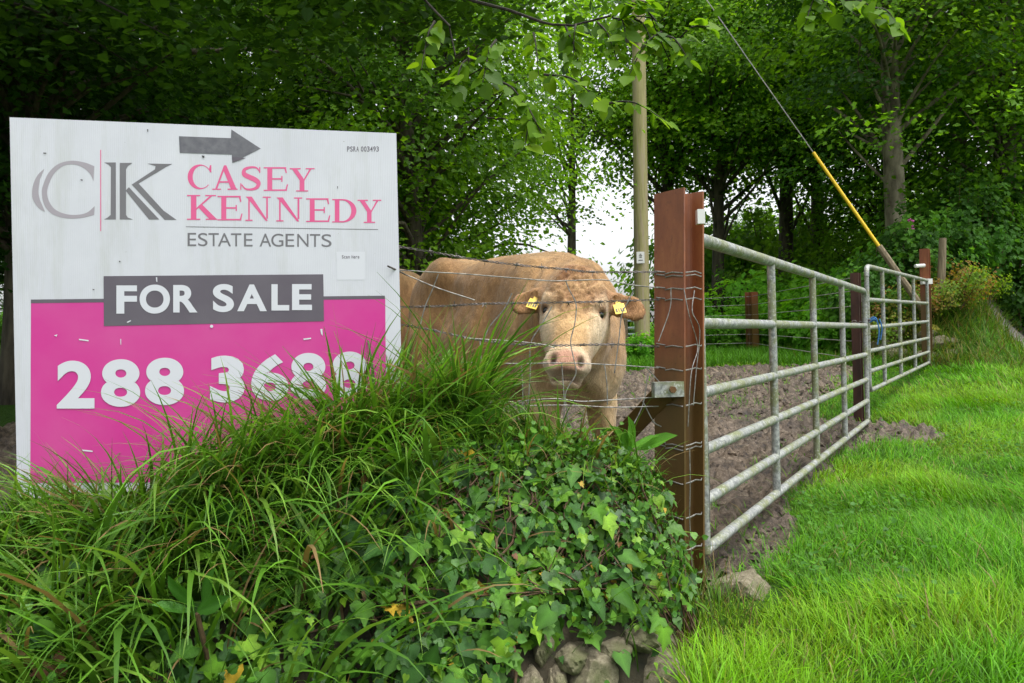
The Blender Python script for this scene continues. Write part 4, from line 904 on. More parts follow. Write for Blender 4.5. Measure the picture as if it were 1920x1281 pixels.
# ------------------------------------------------------------------ trees
def tree_meshes(seed, H, tr, cz, R, nclump, per, ls, cols, shape=KITE, spread=0.5, lean=(0, 0), skirt=0.0):
    """trunk with limbs and a crown of leaf sprays; local coordinates, base at the origin"""
    rg = np.random.default_rng(seed); wood = MB()
    tp = [np.array([lean[0] * t * H + 0.12 * math.sin(3 * t + seed), lean[1] * t * H + 0.1 * math.cos(2.6 * t + seed) - 0.1 * math.cos(seed), t * H * 0.92]) for t in np.linspace(0, 1, 9)]
    tp[0][2] = -0.15
    wood.tube(tp, list(tr * np.array([1.35, 1.0, 0.92, 0.82, 0.7, 0.56, 0.42, 0.26, 0.1])), 10)
    Tp = np.array(tp); ctr = np.array([lean[0] * cz, lean[1] * cz, cz])
    dirs = norm(rg.normal(size=(nclump, 3))); rad = rg.uniform(0.25, 1, nclump) ** 0.5
    C = ctr + dirs * rad[:, None] * np.array(R) * (1 + 0.18 * rg.normal(size=(nclump, 1)))
    C[:, 2] = np.maximum(C[:, 2], skirt + rg.uniform(0, 0.6, nclump))
    for c in C[::2]:
        zt = np.clip(c[2] - rg.uniform(0.6, 2.0), 0.18 * H, 0.85 * H); b = np.array([np.interp(zt, Tp[:, 2], Tp[:, k]) for k in range(3)])
        m_ = (b + c) / 2 + np.array([0, 0, 0.25]) + rg.normal(size=3) * 0.2
        L_ = np.linalg.norm(c - b); r0 = min(tr * 0.4, 0.018 + 0.014 * L_); wood.tube(crom([b, m_, c], 3), list(np.linspace(r0, 0.007, 7)), 5, False)
    out = norm(C - ctr); P = []; N = []; T = []; cl = []
    for i in range(nclump):
        k = int(per * rg.uniform(0.6, 1.3)); o = out[i]
        pts = rg.normal(size=(k, 3)) * np.array([spread, spread, spread * 0.30]); hr = np.hypot(pts[:, 0], pts[:, 1]); pts[:, 2] -= 0.30 * hr * hr / spread * 0.6
        P.append(C[i] + pts); nn = np.tile([0, 0, 0.85], (k, 1)) + 0.75 * o * np.array([1, 1, 0.2]) + rg.normal(size=(k, 3)) * 0.42; N.append(norm(nn))
        td = np.stack([pts[:, 0] + o[0] * 0.4, pts[:, 1] + o[1] * 0.4, np.full(k, -0.35)], 1) + rg.normal(size=(k, 3)) * 0.25; T.append(td)
        cl.append(np.tile(pal(rg, 1, cols, 0.22), (k, 1)) * rg.uniform(0.8, 1.2, (k, 1)))
    P = np.concatenate(P); n = len(P)
    V, F, c = leaves(P, np.concatenate(N), np.concatenate(T), ls * rg.uniform(0.65, 1.25, n), np.concatenate(cl), shape)
    tm = npmesh('trunk', np.concatenate(wood.V), [np.array(wood.F4, np.int32), np.array(wood.F3, np.int32).reshape(-1, 3)])
    return tm, npmesh('crown', V, F, c, smooth=False)
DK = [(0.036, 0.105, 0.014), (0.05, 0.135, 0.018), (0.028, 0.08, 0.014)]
MDL = [(0.12, 0.27, 0.015), (0.155, 0.32, 0.018), (0.09, 0.21, 0.015)]
BR = [(0.19, 0.38, 0.018), (0.23, 0.42, 0.022), (0.145, 0.31, 0.018)]
KIND = {
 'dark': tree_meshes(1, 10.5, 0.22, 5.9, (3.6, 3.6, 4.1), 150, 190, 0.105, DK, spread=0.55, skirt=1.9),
 'maple': tree_meshes(2, 9.5, 0.18, 5.4, (3.0, 3.0, 4.2), 150, 190, 0.108, MDL, spread=0.5, skirt=1.5),
 'bright': tree_meshes(3, 9.5, 0.15, 6.2, (2.9, 2.9, 3.3), 125, 185, 0.108, BR + MDL[:1], spread=0.5, skirt=3.5),
 'tall': tree_meshes(5, 13, 0.19, 7.6, (2.6, 2.6, 5.2), 150, 180, 0.105, MDL + MDL + DK, spread=0.5, skirt=2.4),
 'open': tree_meshes(6, 8, 0.13, 5.6, (1.6, 1.6, 2.8), 45, 120, 0.10, MDL + BR, spread=0.4, skirt=3.0),
}
for a, b in KIND.values():
    a.materials.append(M['bark']); b.materials.append(M['leaf'])
def tree(kind, px, Yd, sc, rot, label, group='trees around the yard', bark=None, dz=0):
    x = at(px, 600, Yd).x; o = empty('tree', (x, Yd, float(ground_z(x, Yd)) + dz)); o.rotation_euler = (0, 0, rot); o.scale = (sc,) * 3
    tag(o, label, 'tree', group); tm, cm = KIND[kind]
    if bark: tm = tm.copy(); tm.materials.clear(); tm.materials.append(bark)
    link('trunk', tm, o); link('crown', cm, o); return o
DL = 'dark leafy tree in the deep shade behind the for sale board'
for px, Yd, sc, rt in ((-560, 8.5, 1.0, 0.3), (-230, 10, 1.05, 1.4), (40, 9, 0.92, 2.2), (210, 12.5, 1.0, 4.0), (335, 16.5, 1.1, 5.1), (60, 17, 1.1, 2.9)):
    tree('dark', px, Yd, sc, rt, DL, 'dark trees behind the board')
tree('maple', 775, 11.5, 0.85, 0.4, 'broad green maple filling the view above the cow\'s back')
tree('maple', 810, 14.5, 0.9, 2.0, 'second green maple standing behind the one above the cow')
tree('maple', 610, 14.0, 0.95, 5.2, 'green maple rising over the top edge of the board')
tree('open', 1072, 19, 1.0, 1.0, 'slim open tree against the white sky gap behind the cow')
tree('bright', 1268, 20, 1.25, 0.2, 'bright green tree directly behind the utility pole')
tree('bright', 1472, 20.5, 1.35, 2.6, 'light green tree with a bare straight trunk beyond the yard fence', dz=-0.1)
tree('bright', 1536, 21, 1.25, 4.4, 'light green tree leaning slightly beside the yellow stay guard')
tree('bright', 1345, 19, 1.05, 3.3, 'bright green tree with a slanting trunk just beyond the yard fence')
tree('tall', 1688, 13.2, 0.95, 1.2, 'tall tree with pale peeling trunk behind the yellow stay guard', bark=M['pale_bark'])
tree('maple', 1665, 19, 0.95, 0.9, 'thick-trunked tree close behind the pale-barked one')
tree('maple', 1900, 14.5, 1.1, 3.0, 'leafy tree overhanging the gravel lane above the hedge bank')
tree('maple', 2120, 16.5, 1.1, 2.1, 'leafy tree on the far side of the lane')
tree('tall', 1800, 19, 1.15, 4.0, 'tall tree farther up the lane behind the hedge bank')
FL = 'distant tree in the belt beyond the field'
for k, px in enumerate(range(-200, 2300, 230)):
    if 900 < px < 1260: continue
    tree(['maple', 'dark', 'bright'][k % 3], px + (k * 37) % 50, 29 + (k * 5) % 9, 0.55 + 0.08 * (k % 3), k * 1.3, FL, 'distant tree belt', dz=-0.2)

# shrubs and weeds
def shrub_meshes(seed, R, n, ls, cols, shape=KITE):
    rg = np.random.default_rng(seed); nst = 26; P = []; N = []; T = []; cl = []; wood = MB()
    for k in range(nst):
        a = rg.uniform(0, 6.28); rr = math.sqrt(rg.uniform(0, 1)); top = np.array([R[0] * rr * math.cos(a), R[1] * rr * math.sin(a), R[2] * (1 - 0.45 * rr * rr) * rg.uniform(0.65, 1.08)])
        b = top * np.array([0.55, 0.55, 0]); wood.tube(crom([b, (b + top) / 2 + rg.normal(size=3) * 0.04, top], 3), list(np.linspace(0.012, 0.003, 7)), 4, False)
        m_ = n // nst; t = rg.uniform(0.1, 1.0, m_) ** 0.7; c = b + (top - b) * t[:, None] + rg.normal(size=(m_, 3)) * 0.10 * (1.2 - t[:, None] * 0.5)
        c[:, 2] = np.abs(c[:, 2]) + 0.02; P.append(c); rad_ = norm(c * np.array([1 / R[0], 1 / R[1], 0.4 / R[2]])); N.append(norm(rg.normal(size=(m_, 3)) * 0.4 + rad_ * 0.85 + [0, 0, 0.45])); o = rg.normal(size=(m_, 3)) * 0.6; o[:, 2] -= 0.8; T.append(o)
        cl.append(np.tile(pal(rg, 1, cols), (m_, 1)) * rg.uniform(0.8, 1.2, (m_, 1)))
    P = np.concatenate(P); V, F, c = leaves(P, np.concatenate(N), np.concatenate(T), ls * rg.uniform(0.6, 1.3, len(P)), np.concatenate(cl), shape)
    tm = npmesh('stem', np.concatenate(wood.V), [np.array(wood.F4, np.int32)]); tm.materials.append(M['twig'])
    cm = npmesh('foliage', V, F, c, smooth=False); cm.materials.append(M['leaf']); return tm, cm
SH = {'nettle': shrub_meshes(11, (0.8, 0.6, 0.95), 3200, 0.10, [(0.12, 0.34, 0.025), (0.15, 0.40, 0.03), (0.18, 0.42, 0.035)]),
      'bramble': shrub_meshes(12, (1.1, 0.9, 1.3), 4200, 0.085, [(0.07, 0.20, 0.025), (0.10, 0.25, 0.03), (0.05, 0.14, 0.02)]),
      'thicket': shrub_meshes(15, (1.1, 0.9, 1.6), 3400, 0.075, [(0.16, 0.34, 0.04), (0.20, 0.40, 0.05), (0.12, 0.28, 0.04)]),
      'golden': shrub_meshes(13, (0.9, 0.7, 0.75), 1500, 0.06, [(0.20, 0.28, 0.035), (0.27, 0.27, 0.05), (0.13, 0.24, 0.03), (0.17, 0.3, 0.03), (0.32, 0.20, 0.06)]),
      'brown': shrub_meshes(14, (0.9, 0.6, 1.0), 1500, 0.06, [(0.02, 0.02, 0.012), (0.035, 0.028, 0.018)])}
def shrub(kind, name, px, Yd, sc, rot, label, cat, group, dz=0.0, y=None):
    x = at(px, 600, Yd).x; o = empty(name, (x, Yd, float(ground_z(x, Yd)) + dz)); o.rotation_euler = (0, 0, rot); o.scale = (sc,) * 3
    tag(o, label, cat, group); link('stem', SH[kind][0], o); link('foliage', SH[kind][1], o); return o
for k, (px, Yd, sc) in enumerate([(1340, 15.0, 0.75), (1385, 15.6, 0.9), (1440, 15.0, 0.8), (1490, 14.6, 0.85), (1535, 14.2, 0.8), (1580, 13.6, 0.8), (1455, 16.2, 1.05), (1530, 16.0, 1.05), (1590, 15, 1.0), (1365, 14.3, 0.55), (1420, 14.2, 0.55), (1480, 13.6, 0.6), (1545, 12.8, 0.6), (1590, 11.8, 0.6)]):
    shrub('nettle', 'nettle_clump', px, Yd, sc * 1.6, k * 1.1, 'bright green nettle clump behind the back fence of the yard', 'weeds', 'nettles behind the yard fence')
for k, (px, Yd, sc) in enumerate([(1322, 23, 2.5), (1390, 24, 2.9), (1460, 23.5, 2.8), (1525, 24, 2.9), (1600, 23, 2.8), (1425, 18.2, 1.35), (1570, 18.5, 1.5)]):
    shrub('thicket', 'thicket_bush', px, Yd, sc, k * 1.9, 'tall pale green thicket bush between the bare trunks', 'bush', 'thicket between the trunks')
for k, (px, Yd, sc) in enumerate([(1212, 12.0, 0.5), (1190, 12.3, 0.42), (1232, 12.6, 0.6)]):
    shrub('nettle', 'nettle_clump', px, Yd, sc, k, 'green nettle clump growing round the foot of the utility pole', 'weeds', 'nettles at the pole')
shrub('brown', 'dead_bush', 1362, 15.3, 1.0, 0.3, 'dark brown withered bush behind the yard fence', 'bush', None, 0.25)
for k, (px, Yd, sc, dz) in enumerate([(1650, 11.6, 0.95, 0), (1690, 11.9, 1.0, 0.05), (1720, 12.2, 1.1, 0.1), (1630, 12.6, 0.9, 0)]):
    shrub('bramble', 'bramble_bush', px, Yd, sc, k * 2.0, 'green bramble bush crowding behind the second gate', 'bush', 'brambles behind the second gate', dz)
for k, (px, Yd, sc, dz) in enumerate([(1830, 12.4, 1.1, 0.2), (1890, 13.2, 1.3, 0.3), (1930, 12.6, 1.1, 0.0), (1790, 13, 1.2, 0.3), (1860, 14.5, 1.5, 0.3), (1970, 14, 1.4, 0)]):
    shrub('bramble', 'hedge_bush', px, Yd, sc, k * 1.7, 'leafy hedge bush growing on the bank above the lane', 'bush', 'hedge on the bank', dz)
for k, (px, Yd, sc, dz) in enumerate([(1762, 10.75, 0.65, 0.1), (1790, 10.9, 0.7, 0.1), (1815, 11.3, 0.7, 0.0), (1662, 10.9, 0.7, 0), (1700, 11.0, 0.75, 0)]):
    shrub('golden', 'dry_weed_clump', px, Yd, sc, k * 1.4, 'yellowing rusty weed clump on the mossy stones', 'weeds', 'dry weeds on the bank end', dz)
for k in range(12):
    if 980 < -300 + k * 190 < 1230: continue
    shrub('bramble', 'hedge_bush', -300 + k * 190, 22 + (k % 3), 1.5, k * 0.9, 'round hedge bush at the far side of the field', 'bush', 'far field hedge', -0.1)
for k, px in enumerate((1090, 1160)):
    shrub('nettle', 'hedge_bush', px, 25, 1.0, k, ['low hedge bush seen over the cow against white sky', 'small hedge bush under the sky gap beside the pole'][k], 'bush', None)
fx = empty('foxglove', at(1706, 440, 11.8)); tag(fx, 'single pink flower showing against the dark leaves by the pale trunk', 'flower')
mb = MB(); mb.tube([(0, 0, -0.9), (0.02, 0, 0.2)], 0.006, 5); mb.build('stem', M['twig'], fx)
for k in range(7):
    a = k * 2.4; z = 0.1 + 0.025 * k; mb = MB(); mb.tube([(0.02, 0, z), (0.02 + 0.045 * math.cos(a), 0.045 * math.sin(a), z - 0.02)], [0.008, 0.02], 7); mb.build('petal', M['pinkflower'], fx)

# ------------------------------------------------------------------ overhanging lime tree
lime = empty('lime_tree', (-5.2, 4.6, float(ground_z(-5.2, 4.6)))); LO = Vector(lime.location)
tag(lime, 'lime tree whose round-leaved branches hang down above the board and cow', 'tree')
rg = np.random.default_rng(77)
mb = MB(); mb.tube([(0.1 * math.sin(t), 0, t) for t in np.linspace(-0.2, 7, 8)], list(np.linspace(0.33, 0.15, 8)), 12); mb.build('trunk', M['bark'], lime)
LIMBS = [[(-5.2, 4.6, 3.6), (-3.0, 4.7, 3.6), (-1.0, 4.6, 3.45), (at(1000, 40, 4.3)), (at(1190, 35, 4.2)), (at(1260, 90, 4.1))],
         [(-5.2, 4.6, 3.3), (-3.2, 4.3, 3.2), (-1.6, 4.3, 3.35), (at(745, -30, 4.0)), (at(880, 105, 3.9)), (at(980, 200, 3.8))],
         [(-5.2, 4.6, 4.2), (-3, 5.6, 4.4), (-0.5, 5.4, 3.9), (at(1250, -60, 5.0)), (at(1500, -20, 4.6)), (at(1640, 15, 4.5))]]
tips = []
for ln in LIMBS:
    pts = [Vector(p) - LO for p in ln]; cv = crom(pts, 6); cv = [p + rg.normal(size=3) * 0.03 for p in cv]; mb = MB(); mb.tube(cv, list(np.linspace(0.05, 0.004, len(cv)) * np.linspace(0.8, 0.1, len(cv)) ** 1.6 + 0.003), 6); mb.build('limb', M['limb_bark'], lime)
SPR = [(930, 75, 3.9, 905, 155), (1000, 62, 4.2, 1010, 140), (1060, 50, 4.2, 1095, 165), (1120, 42, 4.2, 1160, 120), (880, 110, 3.9, 850, 175), (930, 150, 3.85, 1000, 225), (960, 180, 3.8, 1020, 260), (1190, 35, 4.2, 1230, 100), (1240, 70, 4.1, 1290, 110),
       (1020, 140, 3.8, 1130, 195), (1130, 195, 3.8, 1250, 228), (1000, 225, 3.8, 985, 270), (815, 40, 3.95, 790, 130), (1500, -20, 4.6, 1560, 25), (1580, 0, 4.5, 1660, 40), (1640, 15, 4.5, 1690, 60), (1540, -10, 4.6, 1510, 45), (1080, 46, 4.2, 1075, 110), (1160, 38, 4.2, 1175, 75), (1240, 60, 4.1, 1180, 140), (1260, 90, 4.1, 1330, 50), (1170, 36, 4.2, 1215, 5), (1230, 40, 4.2, 1170, 8)]
lm = []
LC = [(0.12, 0.25, 0.012), (0.09, 0.20, 0.012), (0.16, 0.30, 0.016), (0.065, 0.15, 0.012)]
for c in LC:
    V, F, cc = leaves(np.zeros((1, 3)), np.array([[0, 0, 1.0]]), np.array([[1.0, 0, 0]]), np.ones(1), np.array([c]), LIME)
    me = npmesh('leaf', V, F, cc); me.materials.append(M['leaf']); lm.append(me)
cnt = 0
for (x0, y0, Yd, x1, y1) in SPR:
    a = at(x0, y0, Yd) - LO; b = at(x1, y1, Yd - 0.15) - LO; mid = (a + b) / 2 + Vector((0, 0, 0.05)); cv = crom([a, mid, b], 6)
    mb = MB(); mb.tube(cv, list(np.linspace(0.007, 0.002, len(cv))), 5); mb.build('twig', M['limb_bark'], lime)
    for k in range(13):
        t = (k + 0.5) / 13; p = Vector(cv[min(int(t * len(cv)), len(cv) - 1)]); side = 1 if k % 2 else -1; d = (b - a).normalized(); s = d.cross(Vector((0, 0, 1))).normalized() * side
        T = (d * 0.5 + s * 0.8 + Vector((0, 0, -0.55)) + Vector(rg.normal(size=3) * 0.25)).normalized(); N = Vector((0, -0.35, 0.9)) + Vector(rg.normal(size=3) * 0.35); N = (N - T * N.dot(T)).normalized(); B = N.cross(T)
        o = link('leaf', lm[int(rg.integers(0, 4))], lime); sc = rg.uniform(0.06, 0.10)
        o.matrix_local = Matrix.Translation(p + T * 0.02) @ (Matrix((T, B, N)).transposed() * sc).to_4x4(); cnt += 1
# mass of the crown above and to the left
P = []; N = []; T = []; cl = []
CC = []
for k in range(230):
    px = rg.uniform(-900, 1150); Yd = rg.uniform(5.6, 8.6); py = rg.uniform(-260, 150 if px < 500 else 90)
    if px > 620 and py > 45: continue
    CC.append(np.array(at(px, py, Yd)))
for k in range(230): CC.append(np.array([rg.uniform(-8.5, -0.4), rg.uniform(2.6, 8.5), rg.uniform(4.1, 6.6)]))
for c in CC:
    k = 95; pts = rg.normal(size=(k, 3)) * [0.36, 0.36, 0.13]; P.append(c + pts - np.array(LO)); N.append(norm(rg.normal(size=(k, 3)) * 0.4 + [0, -0.15, 0.9])); o = rg.normal(size=(k, 3)); o[:, 2] -= 0.6; T.append(o)
    cl.append(np.tile(pal(rg, 1, [(0.05, 0.13, 0.016), (0.035, 0.09, 0.014), (0.065, 0.16, 0.018)]), (k, 1)))  # darker than the hanging leaves: tree shade put into the crown colour
P = np.concatenate(P); V, F, c = leaves(P, np.concatenate(N), np.concatenate(T), 0.08 * rg.uniform(0.6, 1.25, len(P)), np.concatenate(cl), LIME)
cm = npmesh('crown', V, F, c, smooth=False); link('crown', cm, lime, M['leaf'])
mb = MB()
for c in CC[::3]:
    c = Vector(c) - LO; b = Vector((c.x * 0.45, c.y * 0.45, c.z + 0.3)); mb.tube(crom([b, (b + c) / 2 + Vector((0, 0, 0.15)), c], 3), list(np.linspace(0.016, 0.004, 7)), 5, False)
mb.build('branches', M['limb_bark'], lime)['kind'] = 'stuff'

# ------------------------------------------------------------------ lawn
rg = np.random.default_rng(12)
def lawn_pts(n, x0, x1, y0, y1, keep):
    x = rg.uniform(x0, x1, n); y = rg.uniform(y0, y1, n); k = keep(x, y); return x[k], y[k]
def lane_d(x, y): return np.min(np.hypot(x[:, None] - lane_c[None, ::3, 0], y[:, None] - lane_c[None, ::3, 1]), axis=1)
def on_lawn(x, y):
    v = mud_mask(x, y) + 0.75 * rg.uniform(-1, 1, len(x)) < 0.32
    lane = lane_d(x, y) > 1.35
    fr = np.abs(x) < 0.80 * y + 0.5
    return v & fr & lane & ((gate_d(x, y) > -0.5) | (y > 9.6) | (gate_s(x, y) > 4.2)) & (x > 0.40) & (bank_z(x, y) < ground_z(x, y) + 0.02) & (np.hypot((x - 0.80) / 0.14, (y - 2.55) / 0.16) > 1)
sets = []
for (n, x0, x1, y0, y1, Lm, Wm) in ((90000, 0.4, 3.4, 1.2, 4.2, 0.135, 0.0042), (90000, 1.0, 6.5, 4.2, 8.0, 0.12, 0.0062), (90000, 1.2, 11, 8.0, 14.5, 0.13, 0.010)):
    x, y = lawn_pts(n, x0, x1, y0, y1, on_lawn); z = ground_z(x, y) - 0.01
    cl = fbm(x * 2.2, y * 2.2, 41); c2_ = fbm(x * 0.9, y * 0.9, 55); m = len(x)
    phi = 6.0 * fbm(x * 1.1, y * 1.1, 61) + rg.normal(size=m) * 0.9 - 1.2
    L = Lm * (0.15 + 1.9 * cl ** 1.3) * rg.uniform(0.55, 1.3, m); short = np.exp(-np.maximum(gate_d(x, y), 0) / 0.25); L *= 1 - 0.35 * short
    col = np.array([0.098, 0.30, 0.006]) * (0.45 + 0.6 * c2_ + 0.55 * cl)[:, None] * rg.uniform(0.55, 1.45, (m, 1)); yl = rg.uniform(0, 1, m) < 0.06 + 0.10 * short
    col[yl] = col[yl] * np.array([1.7, 1.05, 1.3]); col[:, 0] += 0.05 * sstep(0.45, 0.65, c2_); st_ = rg.uniform(0, 1, m) < 0.025; col[st_] = (0.30, 0.24, 0.10)
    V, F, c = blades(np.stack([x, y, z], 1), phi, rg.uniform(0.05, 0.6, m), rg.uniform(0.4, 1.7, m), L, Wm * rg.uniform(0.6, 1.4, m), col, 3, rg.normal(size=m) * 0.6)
    sets.append((V, F, c))
def join(sets):
    n = 0; VV = []; FF = []; CC_ = []
    for V, F, c in sets: VV.append(V); FF.append(F + n); CC_.append(c); n += len(V)
    return np.concatenate(VV), np.concatenate(FF), np.concatenate(CC_)
V, F, c = join(sets); tag(link('lawn_grass', npmesh('lawn_grass', V, F, c), None, M['grass']), 'bright green unmown grass on the verge beside the gates', 'grass', kind='stuff')
x, y = lawn_pts(26000, 0.5, 5, 1.4, 8, on_lawn); kp = fbm(x * 1.7, y * 1.7, 91) > 0.53; x = x[kp]; y = y[kp]; m = len(x)
V, F, c = leaves(np.stack([x, y, ground_z(x, y) + rg.uniform(0.02, 0.10, m)], 1), norm(rg.normal(size=(m, 3)) * 0.3 + [0, -0.1, 1]), rg.normal(size=(m, 3)), rg.uniform(0.010, 0.026, m), pal(rg, m, [(0.07, 0.20, 0.02), (0.09, 0.24, 0.02), (0.06, 0.17, 0.025)]), LIME)
tag(link('clover', npmesh('clover', V, F, c), None, M['grass']), 'small round clover leaves growing low among the verge grass', 'clover', kind='stuff')
# short grass strip behind the mud and over the hedge bank
x, y = lawn_pts(60000, -2, 6, 9.8, 15.5, lambda x, y: (mud_mask(x, y) < 0.3) & (gate_d(x, y) < -0.2)); m = len(x)
S1 = blades(np.stack([x, y, ground_z(x, y)], 1), rg.uniform(0, 6.28, m), rg.uniform(0, .5, m), rg.uniform(.2, 1.2, m), rg.uniform(.07, .22, m), rg.uniform(.008, .014, m), pal(rg, m, [(0.09, 0.27, 0.015), (0.12, 0.33, 0.02), (0.07, 0.2, 0.015)]), 2)
tag(link('field_grass', npmesh('field_grass', *S1), None, M['grass']), 'bright green grass strip at the back edge of the mud', 'grass', kind='stuff')
s = rg.uniform(-0.8, 12, 26000); d = rg.normal(size=26000) * 0.55; x = 5.9 + 0.62 * s + 0.785 * d; y = 10.6 + 0.785 * s - 0.62 * d; ok = lane_d(x, y) > 1.25; x = x[ok]; y = y[ok]; m = len(x)
S1 = blades(np.stack([x, y, ground_z(x, y)], 1), rg.uniform(0, 6.28, m), rg.uniform(0.1, .8, m), rg.uniform(.3, 1.5, m), rg.uniform(.12, .42, m), rg.uniform(.008, .015, m), pal(rg, m, [(0.10, 0.22, 0.02), (0.08, 0.18, 0.02), (0.15, 0.22, 0.03), (0.2, 0.18, 0.05)]), 3)
tag(link('bank_grass', npmesh('bank_grass', *S1), None, M['grass']), 'rough grass covering the hedge bank beside the lane', 'grass', kind='stuff')

# ------------------------------------------------------------------ growth on the roadside bank
def bank_normal(x, y):
    e = 0.03; return norm(np.stack([-(bank_z(x + e, y) - bank_z(x - e, y)) / (2 * e), -(bank_z(x, y + e) - bank_z(x, y - e)) / (2 * e), np.ones_like(x)], -1))
# long grass: crest and left face
sets = []
def bank_blades(n, xa, xb, ta, tb, L0, L1, w0, w1, dens, phi_c, phi_s, bend=(0.6, 2.4), cols=None, th=(0.0, 0.7), nseg=7):
    x = rg.uniform(xa, xb, n); t = rg.uniform(ta, tb, n); ok = rg.uniform(0, 1, n) < dens(x, t); x = x[ok]; t = t[ok]
    y = toe_y(x) + (crest_y(x) - toe_y(x)) * t; m = len(x)
    cc = pal(rg, m, cols or [(0.085, 0.21, 0.018), (0.11, 0.26, 0.022), (0.065, 0.165, 0.018), (0.15, 0.28, 0.035)], 0.35); dead = rg.uniform(0, 1, m) < 0.085; cc[dead] = (0.24, 0.16, 0.07)
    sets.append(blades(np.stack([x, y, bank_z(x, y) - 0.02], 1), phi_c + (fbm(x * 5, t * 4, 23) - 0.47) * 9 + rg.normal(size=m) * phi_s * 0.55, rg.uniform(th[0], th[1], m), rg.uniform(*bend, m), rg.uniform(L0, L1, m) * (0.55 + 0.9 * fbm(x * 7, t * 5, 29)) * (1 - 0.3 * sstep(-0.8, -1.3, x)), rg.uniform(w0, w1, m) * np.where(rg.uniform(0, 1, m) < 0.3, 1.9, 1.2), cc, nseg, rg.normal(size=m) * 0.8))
one = lambda x, t: np.ones_like(x)
left = lambda x, t: np.clip(sstep(0.0, -0.75, x) + 0.12, 0, 1)
bank_blades(3900, -2.2, -0.1, 0.72, 1.03, 0.24, 0.52, 0.0035, 0.008, left, -1.5, 1.4)
bank_blades(3300, -2.2, -0.2, 0.15, 0.8, 0.22, 0.5, 0.0035, 0.009, lambda x, t: np.clip(sstep(-0.3, -0.9, x) + 0.28 * t, 0, 1), -1.5, 1.2)
bank_blades(900, -0.55, -0.12, 0.85, 1.1, 0.28, 0.55, 0.004, 0.010, one, -1.6, 1.6, (0.3, 1.9))
bank_blades(700, -0.2, 0.12, 0.7, 1.1, 0.10, 0.30, 0.003, 0.007, one, -1.6, 1.6, (0.3, 1.9))
bank_blades(600, 0.0, 0.42, 0.7, 1.1, 0.06, 0.2, 0.0025, 0.006, one, -1.6, 1.6, (0.3, 1.6))
bank_blades(420, -2.0, -0.2, 0.1, 0.8, 0.35, 0.6, 0.008, 0.013, one, -1.0, 1.3, (1.0, 2.4))
bank_blades(160, -1.7, -0.5, 0.97, 1.04, 0.2, 0.42, 0.003, 0.006, one, 0.3, 1.2, (0.3, 1.9))
bank_blades(420, -0.5, 0.45, 0.1, 0.95, 0.12, 0.36, 0.0025, 0.006, one, -1.5, 1.6, (0.6, 2.2))
bank_blades(260, -0.6, 0.5, 0.5, 1.0, 0.08, 0.25, 0.0015, 0.003, one, -1.5, 1.6, (0.4, 2.0), cols=[(0.26, 0.17, 0.07), (0.2, 0.11, 0.05), (0.16, 0.18, 0.04)])
# tufts at the foot of the post
xx = rg.uniform(0.46, 0.72, 330); yy = rg.uniform(2.2, 2.62, 330); m = 330
sets.append(blades(np.stack([xx, yy, top_z(xx, yy) - 0.02], 1), rg.uniform(0, 6.28, m), rg.uniform(0, .4, m), rg.uniform(.2, 1.3, m), rg.uniform(.08, .22, m), rg.uniform(.002, .0045, m), pal(rg, m, [(0.10, 0.22, 0.02), (0.08, 0.18, 0.02), (0.22, 0.17, 0.07)]), 5))
sets = [(V, F, c) for V, F, c in sets]
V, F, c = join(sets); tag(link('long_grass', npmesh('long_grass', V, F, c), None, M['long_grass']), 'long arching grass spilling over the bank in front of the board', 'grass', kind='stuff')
# ivy
ivy = empty('ivy', (0.1, 2.0, float(bank_z(0.1, 2.0)))); IO = np.array(ivy.location); tag(ivy, 'glossy dark ivy trailing down the bank below the cow', 'ivy')
n = 14500; x = rg.uniform(-1.8, 0.66, n); t = rg.uniform(0.0, 1.05, n); y = toe_y(x) + (crest_y(x) - toe_y(x)) * t
den = np.where(x > -0.35, 1.0, np.where(x > -0.9, 0.55, 0.35)) * np.where(t > 0.9, 0.6, 1)
ok = rg.uniform(0, 1, n) < den
gap = np.zeros(n, bool)
V0 = np.stack([x, y, bank_z(x, y)], 1)
pxs = 960 + F_PX * (V0[:, 0] * math.cos(ROLL) - (V0[:, 2] - CAM_H) * math.sin(ROLL)) / V0[:, 1]; pys = 640.5 - F_PX * (V0[:, 0] * math.sin(ROLL) + (V0[:, 2] - CAM_H) * math.cos(ROLL)) / V0[:, 1]
bare = (pxs > 985) & (pxs < 1300) & (pys > 1178 + 22 * np.sin(pxs / 17)) & (rg.uniform(0, 1, n) < 0.95)
ok &= ~bare; x = x[ok]; y = y[ok]; m = len(x)
nb = bank_normal(x, y); Pp = np.stack([x, y, bank_z(x, y)], 1) + nb * (rg.uniform(0, 1, (m, 1)) ** 2 * 0.075 + 0.008) + rg.normal(size=(m, 3)) * 0.006
Nn = norm(nb * 0.8 + np.array([0, -0.25, 0.25]) + rg.normal(size=(m, 3)) * 0.38); Td = np.stack([rg.normal(size=m) * 0.5, -0.5 + rg.normal(size=m) * 0.3, -0.8 + rg.normal(size=m) * 0.3], 1)
IC = [(0.045, 0.125, 0.014), (0.06, 0.155, 0.014), (0.03, 0.085, 0.018), (0.085, 0.20, 0.014), (0.042, 0.115, 0.022), (0.14, 0.27, 0.018)]
col = pal(rg, m, IC, 0.2); yl = rg.uniform(0, 1, m) < 0.012; col[yl] = (0.42, 0.28, 0.03); br_ = rg.uniform(0, 1, m) < 0.012; col[br_] = (0.16, 0.07, 0.03)
sz = 0.017 + 0.048 * rg.uniform(0, 1, m) ** 2.6
pyd = (Pp[:, 1]); order = np.argsort(-(sz / pyd)); vis = (np.abs(Pp[:, 0]) / Pp[:, 1] < 0.66) & (Pp[:, 0] > -0.75); order = order[vis[order]]; big = order[:300]
im = []
